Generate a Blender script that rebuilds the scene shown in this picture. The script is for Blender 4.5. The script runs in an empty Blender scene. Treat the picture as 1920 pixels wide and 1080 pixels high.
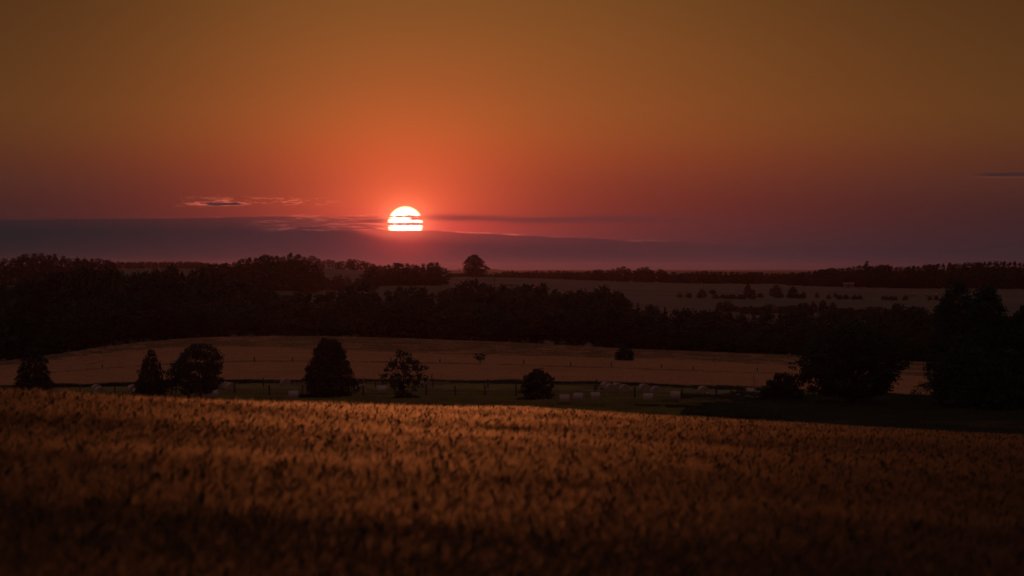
import bpy, math, random
import numpy as np

S = bpy.context.scene
COL = S.collection
R = math.radians

# ------------------------------------------------------------------ camera, sky, sun, exposure
EYE = 30.0                                   # height of the lens above the datum
FPX = 7200.0                                 # focal length in photograph pixels (135 mm lens)
HOR = 505.0                                  # photograph row of the true horizon
PITCH = (540.0 - HOR) / FPX

cam_d = bpy.data.cameras.new('camera')
cam_d.lens = 135.0
cam_d.sensor_width = 36.0
cam_d.clip_start = 0.5
cam_d.clip_end = 40000.0
cam_d.dof.use_dof = True
cam_d.dof.focus_distance = 380.0
cam_d.dof.aperture_fstop = 3.0
cam = bpy.data.objects.new('camera', cam_d)
cam.location = (0, 0, EYE)
cam.rotation_euler = (math.pi / 2 - PITCH, 0, 0)
COL.objects.link(cam)
S.camera = cam

SUN_AZ = math.degrees(math.atan((760 - 960) / FPX))        # negative: left of the lens axis
SUN_EL = math.degrees(math.atan((HOR - 420) / FPX))
PXD = FPX * math.pi / 180.0                                 # photograph pixels per degree

world = bpy.data.worlds.new('World')
S.world = world
world.use_nodes = True
WT = world.node_tree
WT.nodes.clear()


class NG:
    """Small helper that writes shader maths as expressions."""
    def __init__(self, tree):
        self.t = tree

    def new(self, typ, **kw):
        n = self.t.nodes.new(typ)
        for k, v in kw.items():
            setattr(n, k, v)
        return n

    def put(self, sock, v):
        if isinstance(v, bpy.types.NodeSocket):
            self.t.links.new(v, sock)
        else:
            sock.default_value = v

    def m(self, op, a, b=0.0, c=0.0, clamp=False):
        n = self.new('ShaderNodeMath', operation=op, use_clamp=clamp)
        self.put(n.inputs[0], a)
        self.put(n.inputs[1], b)
        self.put(n.inputs[2], c)
        return n.outputs[0]

    def add(self, a, b): return self.m('ADD', a, b)
    def sub(self, a, b): return self.m('SUBTRACT', a, b)
    def mul(self, a, b): return self.m('MULTIPLY', a, b)
    def div(self, a, b): return self.m('DIVIDE', a, b)
    def exp(self, a): return self.m('EXPONENT', a)

    def gauss(self, x, centre, width):
        q = self.div(self.sub(x, centre), width)
        return self.exp(self.mul(self.mul(q, q), -1.0))

    def step(self, x, lo, hi):
        n = self.new('ShaderNodeMapRange', interpolation_type='SMOOTHSTEP', clamp=True)
        self.put(n.inputs[0], x)
        n.inputs[1].default_value = lo
        n.inputs[2].default_value = hi
        n.inputs[3].default_value = 0.0
        n.inputs[4].default_value = 1.0
        return n.outputs[0]

    def mix(self, f, a, b, mode='MIX'):
        n = self.new('ShaderNodeMix', data_type='RGBA', blend_type=mode, clamp_factor=False)
        self.put(n.inputs[0], f)
        self.put(n.inputs[6], a)
        self.put(n.inputs[7], b)
        return n.outputs[2]

    def scale(self, col, f):
        n = self.new('ShaderNodeVectorMath', operation='SCALE')
        self.put(n.inputs[0], col)
        self.put(n.inputs[3], f)
        return n.outputs[0]

    def vadd(self, a, b):
        n = self.new('ShaderNodeVectorMath', operation='ADD')
        self.put(n.inputs[0], a)
        self.put(n.inputs[1], b)
        return n.outputs[0]

    def ramp(self, f, stops, interp='LINEAR'):
        n = self.new('ShaderNodeValToRGB')
        self.put(n.inputs[0], f)
        cr = n.color_ramp
        cr.interpolation = interp
        while len(cr.elements) < len(stops):
            cr.elements.new(0.5)
        for e, (p, c) in zip(cr.elements, stops):
            e.position = p
        for e, (p, c) in zip(cr.elements, stops):
            e.color = tuple(c) + (1.0,) if not isinstance(c, float) else (c, c, c, 1.0)
        return n.outputs[0]

    def curve(self, x, pts, lo, hi, vlo, vhi):
        """piecewise smooth curve through pts, x in [lo, hi], value in [vlo, vhi]"""
        t = self.m('DIVIDE', self.sub(x, lo), hi - lo, clamp=True)
        c = self.ramp(t, [((p - lo) / (hi - lo), float((v - vlo) / (vhi - vlo))) for p, v in pts], 'EASE')
        s = self.new('ShaderNodeSeparateColor')
        self.put(s.inputs[0], c)
        return self.add(self.mul(s.outputs[0], vhi - vlo), vlo)

    def noise(self, x, y, scale, detail=3.0, rough=0.55, z=0.0):
        cv = self.new('ShaderNodeCombineXYZ')
        self.put(cv.inputs[0], x)
        self.put(cv.inputs[1], y)
        cv.inputs[2].default_value = z
        n = self.new('ShaderNodeTexNoise')
        n.inputs['Scale'].default_value = scale
        n.inputs['Detail'].default_value = detail
        n.inputs['Roughness'].default_value = rough
        self.put(n.inputs['Vector'], cv.outputs[0])
        return n.outputs['Fac']


def build_sky():
    g = NG(WT)
    tc = g.new('ShaderNodeTexCoord')
    sp = g.new('ShaderNodeSeparateXYZ')
    g.put(sp.inputs[0], tc.outputs['Generated'])
    x, y, z = sp.outputs
    el = g.mul(g.m('ARCSINE', z), 180 / math.pi)                    # degrees above the horizon
    az = g.sub(g.mul(g.m('ARCTAN2', x, y), 180 / math.pi), SUN_AZ)  # degrees right of the sun
    ax = g.mul(az, PXD)                                             # the same in 1/125.7 degree units
    ey = g.mul(el, PXD)
    elc = g.m('MAXIMUM', el, 0.0)
    q = g.div(elc, g.add(elc, 4.0))

    def P(e):
        return e / (e + 4.0)
    near = [(0.0, (.052, .034, .048)), (.35, (.092, .029, .034)), (.7, (.165, .030, .026)), (1.0, (.20, .031, .021)),
            (1.3, (.235, .040, .020)), (1.65, (.295, .056, .019)), (2.0, (.315, .074, .019)), (2.4, (.305, .083, .020)),
            (3.2, (.258, .083, .0195)), (4.0, (.205, .075, .018)), (8, (.19, .076, .032)), (20, (.170, .082, .070)),
            (45, (.155, .086, .100)), (90, (.145, .085, .112))]  # stops above the frame raised to a rosy fill for the shaded middle field
    far = [(0.0, (.030, .023, .031)), (.35, (.030, .0175, .022)), (.7, (.034, .0165, .0185)), (1.0, (.043, .018, .0165)),
           (1.3, (.058, .023, .0165)), (1.65, (.072, .026, .0140)), (2.0, (.086, .034, .0125)), (2.4, (.094, .038, .0115)),
           (3.2, (.080, .033, .0100)), (4.0, (.066, .027, .0088)), (8, (.084, .038, .024)), (20, (.115, .060, .056)),
           (45, (.138, .080, .096)), (90, (.145, .085, .112))]
    cn = g.ramp(q, [(P(e), c) for e, c in near])
    cf = g.ramp(q, [(P(e), c) for e, c in far])
    neg = g.m('LESS_THAN', ax, 0.0)
    d = g.mul(g.m('ABSOLUTE', ax), g.add(1.0, g.mul(neg, 0.5)))
    dq = g.div(d, 760.0)
    w = g.exp(g.mul(g.mul(dq, dq), -1.0))
    base = g.mix(w, cf, cn)

    # aureole round the sun
    dy = g.sub(ey, SUN_EL * PXD)
    r = g.m('SQRT', g.add(g.mul(g.mul(ax, ax), 0.72), g.mul(dy, dy)))
    glow = g.exp(g.mul(g.m('POWER', g.div(r, 118.0), 1.12), -1.0))
    inner = g.exp(g.mul(g.div(g.m('MAXIMUM', g.sub(r, 30.0), 0.0), 16.0), -1.0))
    low = g.step(ey, 78, 135)
    aur = g.vadd(g.scale(g.mix(low, (.90, .072, .040, 1), (.98, .120, .036, 1)), glow), g.scale((.42, .13, .06), inner))
    clear = g.vadd(base, aur)

    # wispy strata: slow vertical wander shared by every layer edge
    n1 = g.noise(g.div(ax, 150.0), g.div(ey, 26.0), 1.0, 4.0, 0.6)
    n2 = g.noise(g.div(ax, 46.0), g.div(ey, 5.5), 1.0, 4.0, 0.6, 3.3)
    n3 = g.noise(g.div(ax, 300.0), g.div(ey, 9.0), 1.0, 3.0, 0.55, 7.1)
    wob = g.add(g.mul(g.sub(n1, .5), 9.0), g.mul(g.sub(n2, .5), 3.5))

    # low cloud bank, top edge as elevation (units above the horizon) against bearing from the sun
    top = g.curve(ax, [(-2600, 78), (-760, 92), (-460, 95), (-260, 99), (-120, 97), (-60, 80), (-33, 73), (40, 73),
                       (140, 68), (220, 63.5), (340, 59), (440, 53), (640, 46), (1300, 36), (3200, 40)], -2600, 3200, 0, 160)
    edge = g.add(g.sub(top, ey), g.mul(wob, 0.45))            # > 0 inside the bank
    inside = g.step(edge, -1.6, 2.0)
    fade = g.sub(1.0, g.mul(g.step(ax, 330, 700), 0.75))
    veil = g.add(0.66, g.mul(g.step(edge, 0.0, 30.0), 0.34))
    leftthin = g.sub(1.0, g.mul(g.gauss(ax, -90.0, 55.0), g.mul(g.sub(1.0, g.step(edge, 8.0, 22.0)), 0.55)))
    bankf = g.mul(g.mul(inside, fade), g.mul(veil, leftthin))
    bank_n = g.ramp(g.m('DIVIDE', ey, 100.0, clamp=True), [(0.0, (.036, .027, .040)), (.35, (.056, .023, .031)), (.9, (.056, .022, .027))])
    bank_f = g.ramp(g.m('DIVIDE', ey, 100.0, clamp=True), [(0.0, (.016, .018, .022)), (.35, (.011, .0145, .018)), (.9, (.009, .0135, .0165))])
    wb = g.exp(g.mul(g.m('POWER', g.div(d, 640.0), 2.0), -1.0))
    under = g.exp(g.mul(g.div(r, 40.0), -1.0))
    bank = g.vadd(g.mix(wb, bank_f, bank_n), g.scale((.74, .050, .026), under))
    bank = g.scale(bank, g.add(0.93, g.mul(n1, 0.14)))
    sky = g.mix(bankf, clear, bank)

    # broken strata where the bank thins out left of the sun
    n4 = g.noise(g.div(ax, 110.0), g.div(g.add(ey, g.mul(n2, 2.0)), 4.6), 1.0, 4.0, 0.6, 15.2)
    zx = g.mul(g.step(ax, -330, -190), g.sub(1.0, g.step(ax, -70, -12)))
    zy = g.mul(g.step(ey, 70, 78), g.sub(1.0, g.step(ey, 95, 101)))
    strata = g.mul(g.step(n4, 0.40, 0.60), g.mul(zx, zy))
    sky = g.mix(g.mul(strata, 0.80), sky, g.vadd((.095, .027, .029), g.scale((.34, .035, .020), glow)))
    lit = g.mul(g.gauss(n4, 0.47, 0.030), g.mul(zx, g.mul(g.step(ey, 68, 76), g.sub(1.0, g.step(ey, 99, 106)))))
    sky = g.vadd(sky, g.scale((.26, .050, .030), g.mul(lit, g.step(n2, .35, .6))))
    # darker streaks right of the sun, level with its upper half
    sy = g.curve(ax, [(-400, 96), (0, 98), (140, 95), (240, 92), (440, 93), (640, 90), (1400, 84)], -400, 1400, 60, 130)
    so = g.add(g.sub(ey, sy), g.mul(wob, 0.6))
    st = g.mul(g.exp(g.mul(g.mul(g.div(so, 6.5), g.div(so, 6.5)), -1.0)), g.mul(g.step(ax, -20, 110), g.sub(1.0, g.step(ax, 380, 760))))
    st = g.mul(st, g.add(0.35, g.mul(n3, 1.1)))
    sky = g.mix(g.m('MULTIPLY', st, 0.95, clamp=True), sky, g.vadd(g.scale((.098, .028, .030), 1.0), g.scale((.30, .028, .018), glow)))
    # faint streaks left of the sun
    so2 = g.add(g.sub(ey, 93.0), g.mul(wob, 0.9))
    st2 = g.mul(g.exp(g.mul(g.mul(g.div(so2, 5.0), g.div(so2, 5.0)), -1.0)), g.mul(g.step(ax, -250, -90), g.sub(1.0, g.step(ax, -60, -20))))
    sky = g.mix(g.mul(st2, 0.45), sky, (.16, .036, .032, 1))

    # sunlit rims along the bank's top edge and small lit wisps above it
    rim_w = g.mul(g.exp(g.mul(g.m('POWER', g.div(g.add(edge, 0.3), 1.5), 2.0), -1.0)), g.step(n2, 0.42, 0.68))
    rim_w = g.mul(rim_w, g.exp(g.mul(g.m('POWER', g.div(d, 430.0), 2.0), -1.0)))
    sky = g.vadd(sky, g.scale((.34, .070, .040), rim_w))
    wz = g.mul(g.gauss(ey, 127.0, 7.0), g.mul(g.step(ax, -470, -400), g.sub(1.0, g.step(ax, -170, -110))))
    nw = g.noise(g.div(ax, 38.0), g.div(ey, 4.4), 1.0, 5.0, 0.66, 11.7)
    wl = g.mul(g.step(g.add(nw, g.mul(g.sub(g.noise(g.div(ax, 12.0), g.div(ey, 2.6), 1.0, 4.0, 0.65, 4.4), .5), .5)), 0.50, 0.62), wz)
    wd = g.mul(g.step(nw, 0.60, 0.72), wz)
    sky = g.vadd(sky, g.scale((.34, .066, .036), wl))
    # one small dark-bellied cloud with a lit rim
    cx = g.div(g.add(ax, 348.0), 46.0)
    cy = g.div(g.add(g.sub(ey, 122.5), g.mul(g.sub(n2, .5), 5.0)), 3.4)
    nf = g.noise(g.div(ax, 11.0), g.div(ey, 3.0), 1.0, 4.0, 0.65, 21.0)
    cr = g.add(g.add(g.mul(cx, cx), g.mul(cy, cy)), g.add(g.mul(g.sub(nw, .5), 3.2), g.mul(g.sub(nf, .5), 2.2)))
    sky = g.vadd(sky, g.scale((.22, .045, .030), g.gauss(cr, 1.0, 0.42)))
    sky = g.mix(g.sub(1.0, g.step(cr, 0.35, 1.0)), sky, (.070, .026, .028, 1))
    # second one far right
    cx = g.div(g.sub(ax, 1135.0), 80.0)
    cy = g.div(g.sub(ey, 176.0), 4.6)
    cr = g.add(g.add(g.mul(cx, cx), g.mul(cy, cy)), g.mul(g.sub(n2, .5), 1.2))
    sky = g.mix(g.mul(g.sub(1.0, g.step(cr, 0.2, 1.1)), 0.8), sky, (.036, .019, .021, 1))
    sky = g.vadd(sky, g.scale((.030, .006, .005), g.mul(g.gauss(g.sub(ey, g.mul(n2, 3.0)), 170.0, 1.8), g.step(ax, 1050, 1090))))

    # the sun's disc, cut by the bank below and by two cloud bars
    disc = g.sub(1.0, g.step(g.m('SQRT', g.add(g.mul(ax, ax), g.mul(dy, dy))), 31.2, 34.6))
    wav = g.mul(g.sub(g.noise(g.div(ax, 26.0), 0.0, 1.0, 2.0, 0.5, 5.0), .5), 3.0)
    yy = g.sub(HOR, g.add(ey, wav))                                  # photograph-like rows, for reading off the bars
    th = g.mul(g.sub(g.noise(g.div(ax, 13.0), g.div(ey, 40.0), 1.0, 3.0, 0.6, 9.0), .5), 4.6)
    bar1 = g.step(g.sub(g.m('ABSOLUTE', g.sub(yy, 405.8)), th), 2.6, 0.7)
    wide = g.mul(g.step(ax, 1.0, 14.0), g.step(g.sub(g.m('ABSOLUTE', g.sub(yy, 409.6)), th), 3.6, 2.0))
    bar2 = g.step(g.sub(g.m('ABSOLUTE', g.sub(yy, 420.0)), th), 3.4, 1.4)
    tail = g.mul(g.step(ax, -12, -24), g.step(g.m('ABSOLUTE', g.sub(yy, 409.4)), 1.6, 0.5))
    tail2 = g.mul(g.step(ax, -12, -24), g.step(g.m('ABSOLUTE', g.sub(yy, 424.4)), 1.4, 0.5))
    cut = g.step(edge, -0.6, 1.2)
    block = g.m('MAXIMUM', g.m('MAXIMUM', bar1, wide), g.m('MAXIMUM', bar2, g.m('MAXIMUM', g.mul(tail, .8), g.m('MAXIMUM', g.mul(tail2, .8), cut))))
    vis = g.mul(disc, g.sub(1.0, block))
    sky = g.mix(g.mul(disc, g.mul(block, g.sub(1.0, cut))), sky, (.95, .16, .10, 1))
    limb = g.step(g.m('SQRT', g.add(g.mul(ax, ax), g.mul(dy, dy))), 27.0, 33.5)
    sky = g.vadd(sky, g.scale(g.mix(limb, (2.6, 2.0, 1.5, 1), (1.9, 1.05, .45, 1)), vis))

    nish = g.new('ShaderNodeTexSky', sky_type='NISHITA', sun_disc=False)
    nish.sun_elevation = R(SUN_EL)
    nish.sun_rotation = R(SUN_AZ)
    nish.air_density = 2.0
    nish.dust_density = 4.0
    b1 = g.new('ShaderNodeBackground')
    g.put(b1.inputs[0], sky)
    b1.inputs[1].default_value = 1.0
    b2 = g.new('ShaderNodeBackground')
    g.put(b2.inputs[0], nish.outputs[0])
    b2.inputs[1].default_value = 0.004
    ad = g.new('ShaderNodeAddShader')
    g.put(ad.inputs[0], b1.outputs[0])
    g.put(ad.inputs[1], b2.outputs[0])
    out = g.new('ShaderNodeOutputWorld')
    g.put(out.inputs[0], ad.outputs[0])


build_sky()
world.cycles.sampling_method = 'MANUAL'
world.cycles.sample_map_resolution = 4096

sun_d = bpy.data.lights.new('sun', 'SUN')
sun_d.energy = 0.024
sun_d.angle = R(0.53)
sun_d.color = (1.0, 0.37, 0.16)
sun = bpy.data.objects.new('sun', sun_d)
sun.rotation_euler = (-(math.pi / 2 - R(SUN_EL)), 0, -R(SUN_AZ))
sun.location = (0, 0, EYE + 20)
COL.objects.link(sun)

S.view_settings.view_transform = 'Standard'
S.view_settings.look = 'None'
S.view_settings.exposure = 0.0
S.view_settings.gamma = 1.0
S.view_settings.use_curve_mapping = False
S.cycles.max_bounces = 5
S.cycles.diffuse_bounces = 3
S.cycles.transmission_bounces = 4
S.cycles.volume_bounces = 0
S.cycles.use_denoising = True
S.cycles.denoising_prefilter = 'ACCURATE'

# ------------------------------------------------------------------ helpers
rnd = np.random.default_rng(20)


def tag(o, label=None, cat=None, group=None, kind=None):
    if label: o['label'] = label
    if cat: o['category'] = cat
    if group: o['group'] = group
    if kind: o['kind'] = kind
    return o


def mesh_np(name, verts, faces, mats, midx=None, smooth=False):
    """verts (N,3); faces: array (M,3|4) or list of such arrays"""
    me = bpy.data.meshes.new(name)
    if isinstance(faces, np.ndarray):
        faces = [faces]
    faces = [np.asarray(f, dtype=np.int32) for f in faces if len(f)]
    verts = np.ascontiguousarray(verts, dtype=np.float32)
    me.vertices.add(len(verts))
    me.vertices.foreach_set('co', verts.ravel())
    loops = np.concatenate([f.ravel() for f in faces])
    tot = np.concatenate([np.full(len(f), f.shape[1], np.int32) for f in faces])
    start = np.concatenate([[0], np.cumsum(tot)[:-1]]).astype(np.int32)
    me.loops.add(len(loops))
    me.loops.foreach_set('vertex_index', loops)
    me.polygons.add(len(tot))
    me.polygons.foreach_set('loop_start', start)
    me.polygons.foreach_set('loop_total', tot)
    for m in (mats if isinstance(mats, (list, tuple)) else [mats]):
        me.materials.append(m)
    if midx is not None:
        me.polygons.foreach_set('material_index', np.asarray(midx, dtype=np.int32))
    me.polygons.foreach_set('use_smooth', np.full(len(tot), smooth, dtype=bool))
    me.update(calc_edges=True)
    me.validate()
    return me


def obj(name, me, parent=None, loc=None):
    o = bpy.data.objects.new(name, me)
    COL.objects.link(o)
    if parent is not None: o.parent = parent
    if loc is not None: o.location = loc
    return o


def empty(name, loc=(0, 0, 0), rz=0.0):
    o = bpy.data.objects.new(name, None)
    o.empty_display_size = 0.3
    o.location = loc
    o.rotation_euler = (0, 0, rz)
    COL.objects.link(o)
    return o


class MB:
    """collects shapes, builds one mesh"""
    def __init__(self):
        self.v, self.f4, self.f3, self.m4, self.m3, self.n = [], [], [], [], [], 0

    def raw(self, v, f, mi=0):
        v = np.asarray(v, float)
        f = np.asarray(f, int)
        self.v.append(v)
        (self.f4 if f.shape[1] == 4 else self.f3).append(f + self.n)
        (self.m4 if f.shape[1] == 4 else self.m3).append(np.full(len(f), mi))
        self.n += len(v)

    def tube(self, pts, rad, k=6, mi=0, cap=True):
        pts = np.asarray(pts, float)
        rad = np.broadcast_to(np.asarray(rad, float), (len(pts),))
        d = np.gradient(pts, axis=0)
        d /= np.linalg.norm(d, axis=1)[:, None] + 1e-9
        ref = np.array([0.0, 0, 1]) if abs(d[0][2]) < 0.9 else np.array([1.0, 0, 0])
        a = np.cross(d, ref)
        a /= np.linalg.norm(a, axis=1)[:, None] + 1e-9
        b = np.cross(d, a)
        th = np.arange(k) * 2 * math.pi / k
        ring = pts[:, None, :] + rad[:, None, None] * (np.cos(th)[None, :, None] * a[:, None, :] + np.sin(th)[None, :, None] * b[:, None, :])
        v = ring.reshape(-1, 3)
        i = np.arange(len(pts) - 1)[:, None] * k
        j = np.arange(k)[None, :]
        j2 = (j + 1) % k
        f = np.stack([i + j, i + j2, i + k + j2, i + k + j], -1).reshape(-1, 4)
        self.raw(v, f, mi)
        if cap:
            for e in (0, len(pts) - 1):
                c = np.vstack([ring[e], pts[e]])
                fj = np.arange(k)
                f3 = np.stack([fj, (fj + 1) % k, np.full(k, k)], -1)
                self.raw(c, f3 if e else f3[:, ::-1], mi)

    def box(self, c, s, mi=0, rz=0.0):
        c = np.asarray(c, float)
        h = np.asarray(s, float) / 2
        v = np.array([[x, y, z] for x in (-1, 1) for y in (-1, 1) for z in (-1, 1)], float) * h
        co, si = math.cos(rz), math.sin(rz)
        v = v @ np.array([[co, si, 0], [-si, co, 0], [0, 0, 1]])
        self.raw(v + c, [[0, 1, 3, 2], [4, 6, 7, 5], [0, 4, 5, 1], [2, 3, 7, 6], [0, 2, 6, 4], [1, 5, 7, 3]], mi)

    def mesh(self, name, mats, smooth=False):
        fs, ms = [], []
        if self.f4: fs.append(np.concatenate(self.f4)); ms.append(np.concatenate(self.m4))
        if self.f3: fs.append(np.concatenate(self.f3)); ms.append(np.concatenate(self.m3))
        return mesh_np(name, np.concatenate(self.v), fs, mats, np.concatenate(ms), smooth)


# ------------------------------------------------------------------ materials
def new_mat(name):
    m = bpy.data.materials.new(name)
    m.use_nodes = True
    m.node_tree.nodes.clear()
    return m, NG(m.node_tree)


def finish(m, g, shader):
    o = g.new('ShaderNodeOutputMaterial')
    g.put(o.inputs[0], shader)
    return m


def plant_mat(name, c1, c2, trans=0.3, fwd=0.0, fcol=None, rough=0.4, scale=3.0, ior=1.06):
    """leafy matter: diffuse reflection, diffuse transmission and, for silky awns, a forward lobe"""
    m, g = new_mat(name)
    oi = g.new('ShaderNodeObjectInfo')
    geo = g.new('ShaderNodeNewGeometry')
    n = g.new('ShaderNodeTexNoise')
    n.inputs['Scale'].default_value = scale
    g.put(n.inputs['Vector'], geo.outputs['Position'])
    f = g.m('MULTIPLY_ADD', g.add(n.outputs['Fac'], g.mul(oi.outputs['Random'], 0.6)), 1.4, -0.6, clamp=True)
    c = g.mix(f, c1 + (1,), c2 + (1,))
    d = g.new('ShaderNodeBsdfDiffuse')
    g.put(d.inputs[0], c)
    t = g.new('ShaderNodeBsdfTranslucent')
    g.put(t.inputs[0], c)
    mx = g.new('ShaderNodeMixShader')
    mx.inputs[0].default_value = trans
    g.put(mx.inputs[1], d.outputs[0])
    g.put(mx.inputs[2], t.outputs[0])
    sh = mx.outputs[0]
    if fwd > 0:
        rf = g.new('ShaderNodeBsdfRefraction')
        rf.inputs['Color'].default_value = fcol + (1,)
        rf.inputs['Roughness'].default_value = rough
        rf.inputs['IOR'].default_value = ior
        m2 = g.new('ShaderNodeMixShader')
        m2.inputs[0].default_value = fwd
        g.put(m2.inputs[1], sh)
        g.put(m2.inputs[2], rf.outputs[0])
        sh = m2.outputs[0]
    return finish(m, g, sh)


def ground_mat(name, c1, c2, scale=0.5, stretch=(1, 1, 1), bump=0.3, rough=0.9, detail=6.0, c3=None):
    m, g = new_mat(name)
    geo = g.new('ShaderNodeNewGeometry')
    mp = g.new('ShaderNodeMapping')
    mp.inputs['Scale'].default_value = stretch
    g.put(mp.inputs['Vector'], geo.outputs['Position'])
    n = g.new('ShaderNodeTexNoise')
    n.inputs['Scale'].default_value = scale
    n.inputs['Detail'].default_value = detail
    n.inputs['Roughness'].default_value = 0.65
    g.put(n.inputs['Vector'], mp.outputs[0])
    c = g.mix(g.step(n.outputs['Fac'], 0.3, 0.7), c1 + (1,), c2 + (1,))
    if c3:
        n2 = g.new('ShaderNodeTexNoise')
        n2.inputs['Scale'].default_value = scale * 0.13
        n2.inputs['Detail'].default_value = 3.0
        g.put(n2.inputs['Vector'], mp.outputs[0])
        c = g.mix(g.step(n2.outputs['Fac'], 0.5, 0.66), c, c3 + (1,))
    p = g.new('ShaderNodeBsdfPrincipled')
    g.put(p.inputs['Base Color'], c)
    p.inputs['Roughness'].default_value = rough
    p.inputs['Specular IOR Level'].default_value = 0.1
    if bump:
        b = g.new('ShaderNodeBump')
        b.inputs['Strength'].default_value = bump
        b.inputs['Distance'].default_value = 0.1
        g.put(b.inputs['Height'], n.outputs['Fac'])
        g.put(p.inputs['Normal'], b.outputs[0])
    return finish(m, g, p.outputs[0])


M = {}
M['ear'] = plant_mat('barley_ear', (.085, .062, .032), (.125, .090, .046), 0.40, 0.20, (.75, .50, .28), 0.95, 1.2, 1.07)
M['awn'] = plant_mat('barley_awn', (.13, .090, .046), (.18, .125, .062), 0.45, 0.45, (.85, .58, .34), 0.95, 1.2, 1.07)
M['stem'] = plant_mat('barley_stem', (.060, .050, .024), (.085, .068, .032), 0.3, 0, None, 0.4, 1.2)
M['green_ear'] = plant_mat('green_ear', (.03, .032, .016), (.045, .045, .022), 0.15, 0, None, 0.4, 1.2)  # dark colour stands in for taller ears seen against the light
M['wheat'] = plant_mat('wheat_tuft', (.46, .28, .155), (.58, .36, .21), 0.5, 0.30, (.85, .62, .42), 0.9, 0.15, 1.2)
M['wheat_green'] = plant_mat('wheat_green_tuft', (.14, .125, .065), (.20, .165, .085), 0.5, 0.2, (.55, .44, .24), 0.45, 0.15, 1.16)
M['wheat_stalk'] = plant_mat('wheat_stalk', (.10, .085, .04), (.15, .12, .06), 0.3, 0, None, 0.4, 0.3)  # lower half of each tuft coloured dark, imitating shade on the crop's near side
M['headland'] = plant_mat('headland_grass', (.085, .062, .034), (.13, .092, .05), 0.4, 0, None, 0.4, 0.3)
M['mown'] = plant_mat('mown_grass', (.22, .23, .06), (.30, .29, .09), 0.45, 0, None, 0.4, 0.3)
M['grass'] = plant_mat('pasture_grass', (.15, .165, .040), (.22, .22, .06), 0.45, 0, None, 0.4, 0.3)
M['dry_grass'] = plant_mat('dry_grass', (.15, .11, .05), (.22, .16, .07), 0.35, 0, None, 0.4, 0.3)
M['leaf'] = plant_mat('broad_leaf', (.018, .042, .028), (.032, .064, .042), 0.22, 0, None, 0.4, 0.8)
M['leaf2'] = plant_mat('willow_leaf', (.024, .048, .032), (.040, .070, .046), 0.25, 0, None, 0.4, 0.8)
M['needle'] = plant_mat('spruce_needle', (.016, .036, .024), (.028, .052, .034), 0.08, 0, None, 0.4, 0.8)
M['bark'] = ground_mat('bark', (.045, .034, .025), (.09, .07, .05), 6.0, (1, 1, .2), 0.6)
M['birch'] = ground_mat('pale_bark', (.12, .10, .08), (.22, .19, .16), 5.0, (1, 1, 2), 0.4)
M['soil'] = ground_mat('field_soil', (.06, .045, .028), (.10, .072, .045), 3.0)
M['turf'] = ground_mat('pasture_turf', (.050, .062, .018), (.085, .095, .030), 0.8, (1, 1, 1), 0.3, c3=(.12, .10, .045))
M['stubble'] = ground_mat('wheat_ground', (.16, .11, .05), (.24, .16, .075), 1.4)
M['floor'] = ground_mat('forest_floor', (.03, .035, .016), (.05, .05, .022), 0.4)
M['far_field'] = ground_mat('far_crop_field', (.056, .050, .030), (.088, .074, .042), 0.11, (.35, 1, 1), 0.15, c3=(.044, .047, .026))
M['far_meadow'] = ground_mat('far_meadow', (.040, .046, .022), (.062, .064, .032), 0.09, (.4, 1, 1), 0.15)
M['hill'] = ground_mat('far_hill_woods', (.035, .042, .022), (.055, .060, .030), 0.02)
M['wood'] = ground_mat('weathered_wood', (.035, .030, .024), (.07, .06, .05), 8.0, (1, 1, .15), 0.5)
M['wire'] = ground_mat('galvanised_wire', (.30, .29, .28), (.42, .40, .38), 9.0, rough=0.45, bump=0)
M['rope'] = ground_mat('pale_rope', (.45, .42, .38), (.60, .56, .50), 9.0, rough=0.8, bump=0)
M['straw'] = ground_mat('bale_straw', (.19, .135, .088), (.30, .22, .14), 14.0, (1, 1, 1), 0.7)
M['net'] = ground_mat('bale_net_wrap', (.23, .185, .15), (.33, .265, .22), 18.0, (3, 1, 1), 0.5)
M['plaster'] = ground_mat('pale_plaster', (.24, .22, .19), (.30, .28, .25), 1.0, bump=0.1)
M['boards'] = ground_mat('weathered_boards', (.12, .10, .09), (.18, .155, .14), 2.0, (4, 1, 1), bump=0.2)
M['tile'] = ground_mat('roof_tiles', (.12, .06, .045), (.20, .10, .07), 2.0, bump=0.3)
M['pane'] = ground_mat('window_glass', (.02, .02, .025), (.03, .03, .035), 1.0, rough=0.1, bump=0)
M['steel'] = ground_mat('mast_steel', (.18, .18, .19), (.26, .26, .27), 2.0, rough=0.5, bump=0)

# ------------------------------------------------------------------ terrain
CROP_H = 0.75           # height of the barley in the near field
WHEAT_H = 0.50          # height of the wheat in the middle field

prof_D = np.array([-60, 0, 12, 25, 40, 55, 70, 100, 150, 190, 230])
prof_z = np.array([-1.4, -1.72, -1.86, -2.01, -2.20, -2.43, -2.74, -3.74, -5.44, -7.0, -8.8])
_fineD = np.linspace(-60, 230, 1200)
_fz = np.interp(_fineD, prof_D, prof_z)
_k = np.hanning(61); _k /= _k.sum()
_pad = np.pad(_fz, 30, mode='reflect', reflect_type='odd')
_fs = np.convolve(_pad, _k, 'valid')
_wgt = np.clip((_fineD - 14) / 40, 0, 1)
_fz = _fz * (1 - _wgt) + _fs * _wgt


def near_top(x, D):
    """top of the standing crop in the near field"""
    u = x / np.maximum(D, 20.0)
    z = np.interp(D, _fineD, _fz) - 0.054 * np.clip(x, -60, 60)
    z = z - 0.0125 * np.clip(-u / 0.133, 0, 1.6) * np.maximum(D - 66, 0) ** 1.0
    z = z + 0.035 * np.sin(x * 0.31 + 1.1) * np.sin(D * 0.17) * np.clip(D / 40, 0, 1)
    return z


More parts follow.
